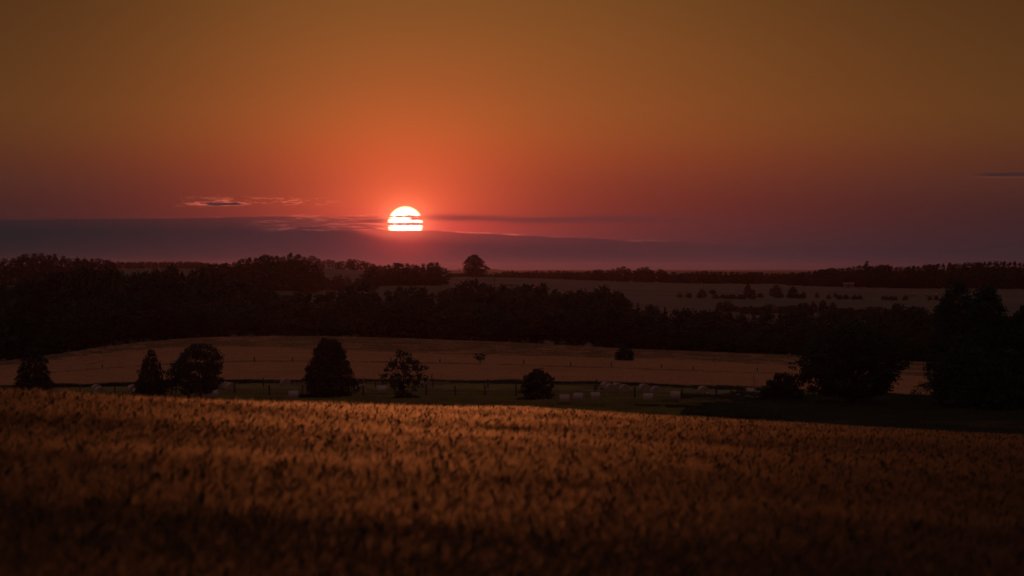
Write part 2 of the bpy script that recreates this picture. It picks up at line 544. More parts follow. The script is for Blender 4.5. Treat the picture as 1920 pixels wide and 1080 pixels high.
PX = np.array([-1500, -500, 0, 100, 200, 300, 380, 480, 550, 620, 690, 760, 860, 960, 1080, 1200, 1320, 1440, 1560, 1680, 1800, 1920, 2400, 3400], float)


def yrow(D, pts, dy=0.0):
    p = np.array(pts, float)
    return D, -(np.interp(PX, p[:, 0], p[:, 1]) + dy - HOR) / FPX * D


Y485 = [(-500, 724), (0, 722), (150, 719), (450, 711), (900, 711), (1200, 716), (1320, 722), (1450, 727), (1700, 738), (1920, 747), (2400, 760)]
Y720 = [(-500, 712), (0, 681), (100, 668), (200, 652), (300, 640), (400, 632), (500, 630), (620, 631), (760, 635), (960, 643), (1200, 656), (1500, 668), (1700, 679), (1920, 690), (2400, 705)]
r485 = yrow(485, Y485)
r720 = yrow(720, Y720)
rows = [
    (300, np.full(len(PX), -12.4)), (345, np.full(len(PX), -14.2)), (400, np.full(len(PX), -14.0)),
    (470, r485[1] - WHEAT_H - 0.02), (485, r485[1] - WHEAT_H),
    (560, r485[1] * .68 + r720[1] * .32 - WHEAT_H + 0.12), (640, r485[1] * .34 + r720[1] * .66 - WHEAT_H + 0.10),
    (720, r720[1] - WHEAT_H), (765, r720[1] - WHEAT_H - 0.9), (830, r720[1] - WHEAT_H - 2.4),
    yrow(1000, [(0, 590), (200, 585), (380, 595), (480, 608), (550, 622), (960, 630), (1920, 640)]),
    yrow(1150, [(0, 585), (200, 582), (380, 580), (480, 590), (550, 590), (620, 610), (960, 610), (1200, 612), (1920, 620)]),
    yrow(1400, [(0, 560), (200, 560), (380, 545), (480, 532), (550, 528), (620, 550), (690, 558), (960, 560), (1200, 575), (1440, 580), (1680, 588), (1920, 588)]),
    yrow(1600, [(0, 530), (200, 535), (380, 538), (550, 531), (620, 545), (690, 536), (830, 534), (960, 540), (1200, 552), (1440, 558), (1680, 563), (1920, 563)]),
    yrow(1800, [(0, 509), (60, 502), (200, 520), (380, 527), (550, 530), (620, 534), (690, 530), (830, 526), (960, 528), (1200, 540), (1440, 545), (1680, 550), (1920, 550)]),
    yrow(2000, [(0, 516), (200, 522), (380, 522), (550, 524), (620, 524), (690, 524), (830, 518), (960, 520), (1200, 529), (1320, 532), (1440, 532), (1680, 539), (1920, 541)]),
    yrow(2500, [(0, 512), (200, 503), (380, 503), (550, 503), (620, 503), (690, 507), (760, 524), (960, 527), (1200, 534), (1440, 537), (1680, 545), (1920, 545)]),
    yrow(3000, [(0, 520), (960, 522), (1920, 530)]),
    yrow(4500, [(0, 514), (960, 514), (1920, 516)]),
    yrow(7000, [(0, 509), (960, 510), (1920, 510)]),
    yrow(9000, [(-200, 508), (400, 509), (780, 508), (835, 507), (870, 507), (905, 505), (925, 503.5), (945, 507), (985, 508), (1010, 507), (1035, 505.5), (1060, 506.5), (1085, 507), (1110, 506.5), (1150, 508), (1210, 507), (1240, 506), (1290, 506.5), (1340, 508), (1430, 509), (1455, 508), (1500, 510), (1920, 509)]),
    yrow(10500, [(0, 510), (1920, 510)]),
    yrow(14000, [(0, 506), (1920, 506)]),
]
ROW_D = np.array([r[0] for r in rows], float)
ROW_Z = np.array([r[1] for r in rows])
PXF = np.arange(-1500, 3401, 10.0)
ROW_ZF = np.array([np.interp(PXF, PX, z) for z in ROW_Z])
_hk = np.hanning(9); _hk /= _hk.sum()
for _i in range(len(ROW_ZF)):
    if ROW_D[_i] != 9000:
        ROW_ZF[_i] = np.convolve(np.pad(ROW_ZF[_i], 4, mode='edge'), _hk, 'valid')
_i9 = list(ROW_D).index(9000)
_p9 = yrow(9000, [(-200, 508), (400, 509), (780, 508), (835, 507), (870, 507), (905, 505), (925, 503.5), (945, 507), (985, 508), (1010, 507), (1035, 505.5), (1060, 506.5), (1085, 507), (1110, 506.5), (1150, 508), (1210, 507), (1240, 506), (1290, 506.5), (1340, 508), (1430, 509), (1455, 508), (1500, 510), (1920, 509)])
_y9 = np.array([(-200, 508), (400, 509), (780, 508), (835, 507), (870, 507), (905, 505), (925, 503.5), (945, 507), (985, 508), (1010, 507), (1035, 505.5), (1060, 506.5), (1085, 507), (1110, 506.5), (1150, 508), (1210, 507), (1240, 506), (1290, 506.5), (1340, 508), (1430, 509), (1455, 508), (1500, 510), (1920, 509)], float)
ROW_ZF[_i9] = np.convolve(np.pad(-(np.interp(PXF, _y9[:, 0], _y9[:, 1]) - HOR) / FPX * 9000, 1, mode='edge'), [.25, .5, .25], 'valid')


def ground_z(x, D):
    """ground height above the datum, arrays allowed"""
    x = np.asarray(x, float)
    D = np.asarray(D, float)
    x, D = np.broadcast_arrays(x, D)
    zn = near_top(x, np.minimum(D, 230)) - CROP_H
    px = np.clip(960 + FPX * x / np.maximum(D, 200.0), PXF[0], PXF[-1])
    i = np.clip(np.searchsorted(ROW_D, D) - 1, 0, len(ROW_D) - 2)
    t = np.clip((D - ROW_D[i]) / (ROW_D[i + 1] - ROW_D[i]), 0, 1)
    pf = (px - PXF[0]) / 10.0
    j = np.clip(pf.astype(int), 0, len(PXF) - 2)
    fx = pf - j
    za = ROW_ZF[i, j] * (1 - fx) + ROW_ZF[i, j + 1] * fx
    zb = ROW_ZF[i + 1, j] * (1 - fx) + ROW_ZF[i + 1, j + 1] * fx
    zt = za * (1 - t) + zb * t
    b = np.clip((D - 230) / 70.0, 0, 1)
    z = np.where(D <= 230, zn, np.where(D < 300, zn * (1 - b) + ROW_ZF[0, 0] * b, zt))
    return z + EYE


def gz(x, D):
    return float(ground_z(x, D))


def at(px, D):
    """world x of the bearing px at distance D"""
    return D * (px - 960.0) / FPX


def dist_of_row(y, z=-14.0):
    return -z * FPX / (y - HOR)


Ds = np.concatenate([np.arange(-60, 0, 6), np.arange(0, 60, 1.5), np.arange(60, 240, 3), np.arange(240, 480, 6), [470, 484.9, 485.1],
                     np.arange(492, 780, 8), np.arange(780, 2600, 22), np.geomspace(2600, 14000, 60), [9000]])
Ds = np.unique(Ds)
NS = 420
s = np.linspace(-1, 1, NS)
s = np.sign(s) * (0.75 * np.abs(s) + 0.25 * np.abs(s) ** 3)
GX = s[None, :] * (0.36 * np.maximum(Ds, 0)[:, None] + 18)
GD = np.broadcast_to(Ds[:, None], GX.shape)
GZ = ground_z(GX, GD)
gv = np.stack([GX, GD, GZ], -1).reshape(-1, 3)
ii = np.arange(len(Ds) - 1)[:, None] * NS
jj = np.arange(NS - 1)[None, :]
gf = np.stack([ii + jj, ii + jj + 1, ii + NS + jj + 1, ii + NS + jj], -1).reshape(-1, 4)
cD = (GD[:-1, :-1] + GD[1:, 1:]).ravel() / 2
cX = (GX[:-1, :-1] + GX[1:, 1:]).ravel() / 2
cP = 960 + FPX * cX / np.maximum(cD, 1)
mi = np.zeros(len(gf), int)
mi[(cD > 262)] = 1
mi[(cD > 485)] = 2
mi[(cD > 735)] = 3
hillside = (cP > 835) & (cD > 1180) & (cD < 2030)
gap = (cP > 500) & (cP < 700) & (cD > 1650) & (cD < 2560)
gap2 = (cP > 515) & (cP < 640) & (cD > 1420) & (cD < 1560)
mi[hillside | gap | gap2] = 4
mi[(cD > 1180) & (cD < 2600) & ~(hillside | gap | gap2)] = 5
mi[cD >= 2600] = 5
mi[hillside & (cP > 1270) & (cD < 1585 - (cP - 1270) * .05 + 14 * np.sin(cP * .02))] = 6
mi[hillside & (cP > 1480) & (cD > 1690) & (cD < 1780)] = 6
ground = obj('ground', mesh_np('ground', gv, gf, [M['soil'], M['turf'], M['stubble'], M['floor'], M['far_field'], M['hill'], M['far_meadow']], mi, True))
tag(ground, 'rolling farmland from the near barley field down to the valley and up to far hills', kind='structure')

# ------------------------------------------------------------------ haze
hz, g = new_mat('haze_air')
pv = g.new('ShaderNodeVolumePrincipled')
pv.inputs['Color'].default_value = (.97, .42, .52, 1)
pv.inputs['Density'].default_value = 0.00003
pv.inputs['Anisotropy'].default_value = 0.90
pv.inputs['Density Attribute'].default_value = ''
pv.inputs['Temperature Attribute'].default_value = ''
ho = g.new('ShaderNodeOutputMaterial')
g.put(ho.inputs['Volume'], pv.outputs[0])
hb = MB()
zlo, zhi = float(GZ.min()) - 1.0, EYE + 22.0
hb.box((0, 7070, (zlo + zhi) / 2), (10600, 14300, zhi - zlo))
haze = obj('haze', hb.mesh('haze', hz))
tag(haze, 'thin reddish evening haze over the whole valley', kind='stuff')

# ------------------------------------------------------------------ crops (instanced patches: nobody could count the ears)
PATCHES = {}


def patch_collection(name, meshes):
    c = bpy.data.collections.new(name)
    for k, me in enumerate(meshes):
        o = bpy.data.objects.new(f'{name}_{k:02d}', me)
        c.objects.link(o)
    PATCHES[name] = c
    return c


def scatter(name, coll, pts, rot, scl, var, label):
    me = bpy.data.meshes.new(name)
    n = len(pts)
    me.vertices.add(n)
    me.vertices.foreach_set('co', np.ascontiguousarray(pts, dtype=np.float32).ravel())
    for nm, typ, arr, key in (('rot', 'FLOAT_VECTOR', rot, 'vector'), ('scl', 'FLOAT_VECTOR', scl, 'vector'), ('var', 'INT', var, 'value')):
        a = me.attributes.new(nm, typ, 'POINT')
        a.data.foreach_set(key, np.ascontiguousarray(arr, dtype=np.int32 if typ == 'INT' else np.float32).ravel())
    o = obj(name, me)
    tr = bpy.data.node_groups.new(name + '_scatter', 'GeometryNodeTree')
    tr.interface.new_socket('Geometry', in_out='INPUT', socket_type='NodeSocketGeometry')
    tr.interface.new_socket('Geometry', in_out='OUTPUT', socket_type='NodeSocketGeometry')
    N = tr.nodes.new
    gi, go = N('NodeGroupInput'), N('NodeGroupOutput')
    ci = N('GeometryNodeCollectionInfo')
    ci.inputs[0].default_value = coll
    ci.inputs['Separate Children'].default_value = True
    ci.inputs['Reset Children'].default_value = True
    ip = N('GeometryNodeInstanceOnPoints')
    L = tr.links.new
    L(gi.outputs[0], ip.inputs['Points'])
    L(ci.outputs[0], ip.inputs['Instance'])
    ip.inputs['Pick Instance'].default_value = True
    for nm, dt, sock in (('var', 'INT', 'Instance Index'), ('rot', 'FLOAT_VECTOR', None), ('scl', 'FLOAT_VECTOR', 'Scale')):
        na = N('GeometryNodeInputNamedAttribute')
        na.data_type = dt
        na.inputs[0].default_value = nm
        if sock:
            L(na.outputs[0], ip.inputs[sock])
        else:
            er = N('FunctionNodeEulerToRotation')
            L(na.outputs[0], er.inputs[0])
            L(er.outputs[0], ip.inputs['Rotation'])
    L(ip.outputs[0], go.inputs[0])
    md = o.modifiers.new('scatter', 'NODES')
    md.node_group = tr
    tag(o, label, kind='stuff')
    return o


def leaf_quads(c, n, a, b, rng, up=0.0):
    """rhombic leaves: centres c (n,3), half-length a, half-width b"""
    d = rng.normal(size=(n, 3))
    d /= np.linalg.norm(d, axis=1)[:, None]
    e = rng.normal(size=(n, 3))
    e[:, 2] += up
    s_ = np.cross(d, e)
    s_ /= np.linalg.norm(s_, axis=1)[:, None] + 1e-9
    k = rng.uniform(.7, 1.3, (n, 1))
    A, B = d * a * k, s_ * b * k
    v = np.stack([c - A, c + B - A * .15, c + A, c - B - A * .15], 1).reshape(-1, 3)
    f = np.arange(n * 4).reshape(-1, 4)
    return v, f


def barley_patch(rng, size, n, detail):
    """standing ripe barley: stems, nodding ears, long awns, some taller ears coloured dark as if backlit"""
    mb = MB()
    px_, py_ = rng.uniform(-size / 2, size / 2, (2, n))
    px_ += rng.normal(0, .05 * size, n)
    py_ += rng.normal(0, .05 * size, n)
    h = (CROP_H - .09) * rng.normal(1.0, .055, n)
    tall = rng.random(n) < 0.05
    h[tall] += rng.uniform(.03, .11, tall.sum())
    lean = np.stack([rng.normal(.10, .13, n), rng.normal(0, .13, n)], 1)
    # ear direction: nods over, mostly to the right
    ed = np.stack([rng.normal(.30, .34, n), rng.normal(0, .34, n), rng.uniform(.5, 1.3, n)], 1)
    ed /= np.linalg.norm(ed, axis=1)[:, None]
    base = np.stack([px_, py_, np.zeros(n)], 1)
    tip = base + np.stack([lean[:, 0] * h, lean[:, 1] * h, h], 1)
    el_ = rng.uniform(.060, .095, n) * np.where(tall, 1.1, 1.0)
    ew = rng.uniform(.006, .009, n) * np.where(tall, 1.6, 1.0)
    al = rng.uniform(.08, .13, n)
    side = np.cross(ed, rng.normal(size=(n, 3)))
    side /= np.linalg.norm(side, axis=1)[:, None]
    oth = np.cross(ed, side)
    ear_m = np.where(tall, 3, 0)
    # stems: thin three-sided blades
    w = .0022 if detail == 2 else .004
    for sgn in ((side, oth) if detail == 2 else (side,)):
        v = np.stack([base - sgn * w, base + sgn * w, tip + sgn * w, tip - sgn * w], 1).reshape(-1, 3)
        mb.raw(v, np.arange(4 * n).reshape(-1, 4), 2)
    # ears
    if detail == 2:
        ks = 5
        lv = np.array([0, .25, .7, 1.0])
        rw = np.array([.35, 1.0, .85, .15])
        th = np.arange(ks) * 2 * math.pi / ks
        ring = (tip[:, None, None, :] + ed[:, None, None, :] * (el_[:, None, None, None] * lv[None, :, None, None])
                + ew[:, None, None, None] * rw[None, :, None, None] * (np.cos(th)[None, None, :, None] * side[:, None, None, :] + np.sin(th)[None, None, :, None] * oth[:, None, None, :]))
        v = ring.reshape(-1, 3)
        i = (np.arange(n)[:, None, None] * 4 + np.arange(3)[None, :, None]) * ks
        j = np.arange(ks)[None, None, :]
        f = np.stack([i + j, i + (j + 1) % ks, i + ks + (j + 1) % ks, i + ks + j], -1)
        f = f.reshape(n, -1, 4)
        b0 = mb.n
        mb.v.append(v); mb.n += len(v)
        mb.f4.append(f.reshape(-1, 4) + b0)
        mb.m4.append(np.repeat(ear_m, f.shape[1]))
    else:
        for sgn in (side, oth):
            c = tip + ed * el_[:, None] * .5
            A = ed * el_[:, None] * .55
            B = sgn * (ew * (1.3 if detail == 1 else 1.7))[:, None]
            v = np.stack([c - A, c + B, c + A, c - B], 1).reshape(-1, 3)
            b0 = mb.n
            mb.v.append(v); mb.n += len(v)
            mb.f4.append(np.arange(4 * n).reshape(-1, 4) + b0)
            mb.m4.append(ear_m)
    # awns
    na = {2: 9, 1: 4, 0: 2}[detail]
    aw = {2: .0009, 1: .0022, 0: .005}[detail]
    keep = ~tall
    for k in range(na):
        st = tip + ed * (el_ * rng.uniform(.2, 1.0, n))[:, None]
        dr = ed + rng.normal(0, .22, (n, 3))
        dr /= np.linalg.norm(dr, axis=1)[:, None]
        wv = np.cross(dr, rng.normal(size=(n, 3)))
        wv /= np.linalg.norm(wv, axis=1)[:, None]
        v = np.stack([st - wv * aw, st + wv * aw, st + dr * al[:, None]], 1)[keep].reshape(-1, 3)
        mb.raw(v, np.arange(len(v)).reshape(-1, 3), 1)
    # dry leaf blades hanging from the stems
    if detail >= 1:
        m_ = n // 2 if detail == 1 else n
        idx = rng.choice(n, m_, replace=False)
        t0 = base[idx] + (tip[idx] - base[idx]) * rng.uniform(.45, .85, m_)[:, None]
        a = rng.uniform(0, 2 * math.pi, m_)
        o_ = np.stack([np.cos(a), np.sin(a), np.zeros(m_)], 1)
        L_ = rng.uniform(.08, .18, m_)[:, None]
        p1 = t0 + o_ * L_ * .6 + np.array([0, 0, .04])
        p2 = t0 + o_ * L_ - np.array([0, 0, .05])
        wv = np.stack([-o_[:, 1], o_[:, 0], np.zeros(m_)], 1) * .005
        v = np.stack([t0 - wv, t0 + wv, p1 + wv, p1 - wv], 1).reshape(-1, 3)
        mb.raw(v, np.arange(4 * m_).reshape(-1, 4), 2)
        v = np.stack([p1 - wv, p1 + wv, p2], 1).reshape(-1, 3)
        mb.raw(v, np.arange(3 * m_).reshape(-1, 3), 2)
    return mb.mesh('barley_patch', [M['ear'], M['awn'], M['stem'], M['green_ear']])


def tuft_patch(rng, size, n, h, w, mats, tilt=.25, dark=0.0, stalk=None):
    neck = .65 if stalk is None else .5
    """low crop or grass seen from afar: upright pointed blades"""
    c = np.stack([rng.uniform(-size / 2, size / 2, n), rng.uniform(-size / 2, size / 2, n), np.zeros(n)], 1)
    hh = h * rng.normal(1, .12, n)
    a = rng.uniform(0, math.pi, n)
    o_ = np.stack([np.cos(a), np.sin(a), np.zeros(n)], 1) * (w * rng.uniform(.6, 1.3, n))[:, None]
    top = c + np.stack([rng.normal(0, tilt, n) * hh, rng.normal(0, tilt, n) * hh, hh], 1)
    mid = c * (1 - neck) + top * neck
    v = np.stack([c - o_ * .5, c + o_ * .5, mid + o_, mid - o_], 1).reshape(-1, 3)
    v2 = np.stack([mid - o_, mid + o_, top], 1).reshape(-1, 3)
    mb = MB()
    k = (rng.random(n) < dark).astype(int)
    mb.v += [v, v2]
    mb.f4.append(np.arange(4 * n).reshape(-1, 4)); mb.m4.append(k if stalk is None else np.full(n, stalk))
    mb.f3.append(np.arange(3 * n).reshape(-1, 3) + 4 * n); mb.m3.append(k)
    mb.n = 7 * n
    return mb.mesh('tuft_patch', mats)


patch_collection('barley_near', [barley_patch(np.random.default_rng(100 + k), .8, 190, 2) for k in range(5)])
patch_collection('barley_mid', [barley_patch(np.random.default_rng(200 + k), 1.5, 480, 1) for k in range(5)])
patch_collection('barley_far', [barley_patch(np.random.default_rng(300 + k), 2.4, 620, 0) for k in range(5)])
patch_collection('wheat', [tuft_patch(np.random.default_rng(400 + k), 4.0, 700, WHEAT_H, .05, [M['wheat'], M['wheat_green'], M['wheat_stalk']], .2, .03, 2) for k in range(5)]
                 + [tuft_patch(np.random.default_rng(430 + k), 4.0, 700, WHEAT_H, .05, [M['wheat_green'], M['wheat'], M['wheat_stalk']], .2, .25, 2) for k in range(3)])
patch_collection('grass', [tuft_patch(np.random.default_rng(500 + k), 3.0, 620, .13, .018, [M['grass'], M['dry_grass']], .5, .08) for k in range(4)]
                 + [tuft_patch(np.random.default_rng(540 + k), 3.0, 380, .34, .022, [M['grass'], M['dry_grass']], .45, .5) for k in range(3)]
                 + [tuft_patch(np.random.default_rng(560 + k), 3.0, 620, .10, .02, [M['mown'], M['dry_grass']], .5, .15) for k in range(3)])


def field_points(D0, D1, step, urange, extra, rng):
    out = []
    D = D0
    while D < D1:
        half = urange * D + extra
        n = int(2 * half / step)
        x = np.linspace(-half, half, n) + rng.normal(0, step * .13, n) + rng.uniform(-.5, .5) * step
        out.append(np.stack([x, D + rng.normal(0, step * .13, n)], 1))
        D += step
    return np.concatenate(out)


def euler_on(p, yaw, top):
    """lay patches along the slope of top(x, D)"""
    e = .6
    dx = (top(p[:, 0] + e, p[:, 1]) - top(p[:, 0] - e, p[:, 1])) / (2 * e)
    dy = (top(p[:, 0], p[:, 1] + e) - top(p[:, 0], p[:, 1] - e)) / (2 * e)
    nz = np.stack([-dx, -dy, np.ones(len(p))], 1)
    nz /= np.linalg.norm(nz, axis=1)[:, None]
    c, s_ = np.cos(yaw), np.sin(yaw)
    xa = np.stack([c, s_, c * dx + s_ * dy], 1)
    xa /= np.linalg.norm(xa, axis=1)[:, None]
    ya = np.cross(nz, xa)
    ry = -np.arcsin(np.clip(xa[:, 2], -1, 1))
    rx = np.arctan2(ya[:, 2], nz[:, 2])
    rz = np.arctan2(xa[:, 1], xa[:, 0])
    return np.stack([rx, ry, rz], 1)


def value_noise(x, y, seed):
    r_ = np.random.default_rng(seed)
    tab = r_.random((64, 64))
    xi, yi = np.floor(x).astype(int), np.floor(y).astype(int)
    fx, fy = x - xi, y - yi
    fx, fy = fx * fx * (3 - 2 * fx), fy * fy * (3 - 2 * fy)
    t = lambda a, b: tab[a % 64, b % 64]
    return (t(xi, yi) * (1 - fx) + t(xi + 1, yi) * fx) * (1 - fy) + (t(xi, yi + 1) * (1 - fx) + t(xi + 1, yi + 1) * fx) * fy


# wheel tracks through the barley, as (bearing, distance) paths
TRAMS = [[(620, 70), (760, 74), (1000, 86), (1300, 106), (1920, 150)],
         [(880, 62), (1100, 66), (1500, 76), (2000, 92)],
         [(1180, 112), (1440, 132), (1920, 168)]]


def tram_drop(x, D):
    px = 960 + FPX * x / np.maximum(D, 5)
    k = np.ones_like(x)
    for t in TRAMS:
        t = np.array(t, float)
        dc = np.interp(px, t[:, 0], t[:, 1])
        inside = (px > t[0, 0]) & (px < t[-1, 0] + 400)
        k = np.where(inside & (np.abs(D - dc) < 1.4 + dc * .008), k * .72, k)
    return k


def field_end(x, D):
    px = 960 + FPX * x / np.maximum(D, 5)
    return np.interp(px, [500, 960, 1150, 1500, 1920, 2300], [240, 226, 196, 176, 168, 160]) + 7 * np.sin(px * .013) + 4 * np.sin(px * .041)


def sow(name, coll, D0, D1, step, urange, extra, nvar, seed, label):
    rng = np.random.default_rng(seed)
    p = field_points(D0, D1, step, urange, extra, rng)
    p = p[p[:, 1] < field_end(p[:, 0], p[:, 1]) + rng.normal(0, 2.5, len(p))]
    z = ground_z(p[:, 0], p[:, 1])
    hs = .93 + .10 * value_noise(p[:, 0] * .45 + 9, p[:, 1] * .22, 1)
    hs *= .90 + .17 * value_noise(p[:, 0] * .055 + .015 * p[:, 1], 9.0 * np.log(np.maximum(p[:, 1], 5)) + p[:, 0] * .02, 2)
    hs *= tram_drop(p[:, 0], p[:, 1])
    yaw = rng.normal(0, .5, len(p))
    rot = euler_on(p, yaw, lambda a, b: ground_z(a, b))
    scl = np.stack([np.ones(len(p)), np.ones(len(p)), hs], 1)
    scatter(name, PATCHES[coll], np.stack([p[:, 0], p[:, 1], z], 1), rot, scl, rng.integers(0, nvar, len(p)), label)


sow('near_barley', 'barley_near', 14.0, 50.0, .66, .165, 2.2, 5, 1, 'ripe barley with long awns filling the foreground')
sow('middle_barley', 'barley_mid', 50.0, 105.0, 1.2, .165, 2.5, 5, 2, 'ripe barley beyond the foreground, up to the crest on the left')
sow('crest_barley', 'barley_far', 105.0, 236.0, 2.1, .165, 3.0, 5, 3, 'ripe barley on the far slope of the near field')

# middle field
rng = np.random.default_rng(8)
p = field_points(486.5, 752.0, 3.4, .185, 4.0, rng)
ppx = 960 + FPX * p[:, 0] / p[:, 1]
z = ground_z(p[:, 0], p[:, 1])
lane = 560 + (ppx - 960) * .012 + 6 * np.sin(ppx * .004)
keep = np.abs(p[:, 1] - lane) > 1.2 * value_noise(ppx * .03, ppx * 0, 5)
green = (p[:, 1] > 640 + 18 * np.sin(ppx * .006) - np.clip((ppx - 480) * .03, -30, 40)) & (rng.random(len(p)) < .78)
hs = .92 + .16 * value_noise(p[:, 0] * .05, p[:, 1] * .05, 77)
for a, b in ((600, 2.0), (634, 2.6), (676, 3.0)):
    hs = np.where(np.abs(p[:, 1] - (a + 10 * np.sin(ppx * .0035))) < b * (.4 + value_noise(ppx * .02, ppx * 0 + a, 6)), hs * .55, hs)
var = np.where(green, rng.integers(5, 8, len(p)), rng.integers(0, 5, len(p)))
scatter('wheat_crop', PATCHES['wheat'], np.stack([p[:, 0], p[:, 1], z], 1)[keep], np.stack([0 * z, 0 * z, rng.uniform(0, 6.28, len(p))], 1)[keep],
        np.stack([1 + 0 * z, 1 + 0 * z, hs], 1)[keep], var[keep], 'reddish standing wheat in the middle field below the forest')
# pasture grass
rng = np.random.default_rng(9)
p = field_points(330.0, 483.0, 2.7, .185, 4.0, rng)
z = ground_z(p[:, 0], p[:, 1])
rough = (np.abs(p[:, 1] - 441) < 9) & (rng.random(len(p)) < .75) | (np.abs(p[:, 1] - 398 - .02 * p[:, 0]) < 6) & (rng.random(len(p)) < .6) | (rng.random(len(p)) < .06)
var = np.where(rough, rng.integers(4, 7, len(p)), np.where(p[:, 1] > 450 + 3 * np.sin(p[:, 0] * .2), rng.integers(7, 10, len(p)), rng.integers(0, 4, len(p))))
scatter('pasture_grass', PATCHES['grass'], np.stack([p[:, 0], p[:, 1], z], 1), np.stack([0 * z, 0 * z, rng.uniform(0, 6.28, len(p))], 1),
        np.stack([1 + 0 * z, 1 + 0 * z, rng.uniform(.8, 1.25, len(p))], 1), var, 'short green pasture grass with rougher tufts along the fences')

# ------------------------------------------------------------------ trees
PROFILES = {
    'round': [(0, .50), (.12, .86), (.32, 1), (.6, .95), (.8, .72), (.94, .38), (1, .14)],
    'egg': [(0, .62), (.08, .86), (.25, 1), (.45, .95), (.62, .80), (.76, .63), (.88, .50), (.96, .38), (1, .15)],
    'loose': [(0, .30), (.1, .48), (.24, .86), (.36, 1), (.55, .90), (.72, .70), (.86, .52), (1, .22)],
    'dome': [(0, .92), (.2, 1), (.45, .93), (.7, .72), (.9, .40), (1, .12)],
    'mound': [(0, .82), (.18, 1), (.42, .97), (.65, .80), (.83, .56), (.94, .34), (1, .12)],
    'column': [(0, .45), (.15, .85), (.4, 1), (.65, .88), (.85, .55), (1, .14)],
    'point': [(0, .60), (.12, 1), (.3, .92), (.55, .70), (.78, .42), (.92, .20), (1, .04)],
    'umbrella': [(0, .25), (.3, .55), (.55, 1), (.8, .92), (.95, .5), (1, .2)],
}


def crown_mesh(seed, z0, z1, rad, prof, clumps, per, leaf, cr, mat, depth=None, solid=.18, lobe=1.0):
    rng = np.random.default_rng(seed)
    pr = np.array(PROFILES[prof], float)
    t = rng.random(clumps * 4)
    t = t[rng.random(len(t)) < np.interp(t, pr[:, 0], pr[:, 1]) * .9 + .1][:clumps]
    n = len(t)
    a = rng.uniform(0, 2 * math.pi, n)
    ph = rng.uniform(0, 6.28, 4)
    lob = 1 + lobe * (.16 * np.sin(2 * a + ph[0] + 4 * t) + .14 * np.sin(3 * a + ph[1] - 6 * t) + .10 * np.sin(5 * a + ph[2] + 9 * t))
    r_ = rad * np.interp(t, pr[:, 0], pr[:, 1]) * lob * np.sqrt(rng.uniform(solid, 1, n)) * rng.uniform(.82, 1.06, n)
    c = np.stack([r_ * np.cos(a), r_ * np.sin(a), z0 + (z1 - z0) * t], 1)
    cc = np.repeat(c, per, 0) + np.clip(rng.normal(size=(n * per, 3)), -1.5, 1.5) * np.array([cr, cr, cr * .72]) * np.repeat(rng.uniform(.6, 1.25, n), per)[:, None]
    if depth:
        cc[:, 1] *= depth
        c[:, 1] *= depth
    cc[:, 2] = np.maximum(cc[:, 2], .05)
    v, f = leaf_quads(cc, len(cc), leaf, leaf * .55, rng, .6)
    return mesh_np('crown', v, f, mat), c


def trunk_mesh(seed, H, r0, tips, mat, lean=0.0, nl=14, start=.22):
    """tapered trunk and limbs that reach into the crown"""
    rng = np.random.default_rng(seed)
    mb = MB()
    zs = np.linspace(-.25, H, 9)
    px_ = np.cumsum(rng.normal(0, .03 * r0 * 4, 9)) + lean * zs
    py_ = np.cumsum(rng.normal(0, .03 * r0 * 4, 9))
    px_ -= px_[0]; py_ -= py_[0]
    pts = np.stack([px_, py_, zs], 1)
    tt = np.linspace(0, 1, 9)
    mb.tube(pts, r0 * (1.35 * (1 - tt) ** 3 + (1 - tt) * .85 + .08)[:9] / 1.6 * 1.3, 7)
    if len(tips):
        order = rng.choice(len(tips), min(nl, len(tips)), replace=False)
        for k in order:
            tip = tips[k]
            zb = np.clip(tip[2] - np.hypot(tip[0], tip[1]) * rng.uniform(.4, .9), H * start, H * .92)
            b = np.array([np.interp(zb, zs, px_), np.interp(zb, zs, py_), zb])
            mid = (b + tip) / 2 + np.array([0, 0, -.06 * np.linalg.norm(tip - b)]) + rng.normal(0, .03, 3) * np.linalg.norm(tip - b)
            rr = r0 * .38 * (1 - zb / H * .7)
            mb.tube([b, mid, tip], [rr, rr * .6, rr * .15], 5, cap=False)
    return mb.mesh('trunk', mat, True)


def spruce_crown(seed, H, rad, z0, mat, leaf=.16, whorls=20, per=9, taper=.75, flare=1.0):
    """whorls of drooping needled branches"""
    rng = np.random.default_rng(seed)
    cs = []
    for k in range(whorls):
        t = (k + rng.uniform(-.3, .3)) / whorls
        t = min(max(t, 0), .985)
        z = z0 + (H - z0) * t
        L = rad * (1 - t) ** taper * (1 - .35 * math.exp(-t * 9) * flare)
        nb = max(4, int(per * (1 - t * .45)))
        a0 = rng.uniform(0, 6.28)
        for j in range(nb):
            a = a0 + j * 6.283 / nb + rng.normal(0, .18)
            l = L * rng.uniform(.72, 1.12) + .12
            m_ = max(4, int(l / leaf * 4.2))
            q = np.sqrt(rng.uniform(.03, 1, m_))
            rr = q * l
            sp = (.16 * l + .10) * rng.normal(size=m_) * (1.15 - q)
            zz = z + .12 * l - .34 * l * q ** 1.6 + rng.normal(0, .06 + .02 * l, m_)
            cs.append(np.stack([rr * math.cos(a) - sp * math.sin(a), rr * math.sin(a) + sp * math.cos(a), zz], 1))
    # leader
    m_ = 14
    cs.append(np.stack([rng.normal(0, .03, m_), rng.normal(0, .03, m_), H - rng.uniform(0, .12 * (H - z0), m_)], 1))
    c = np.concatenate(cs)
    c[:, 2] = np.maximum(c[:, 2], .06)
    v, f = leaf_quads(c, len(c), leaf, leaf * .42, rng, 1.5)
    return mesh_np('crown', v, f, mat)


def plant_thing(name, px, D, label, cat, group=None, x=None, dz=0.0):
    X = at(px, D) if x is None else x
    e = empty(name, (X, D, gz(X, D) + dz))
    tag(e, label, cat, group)
    return e


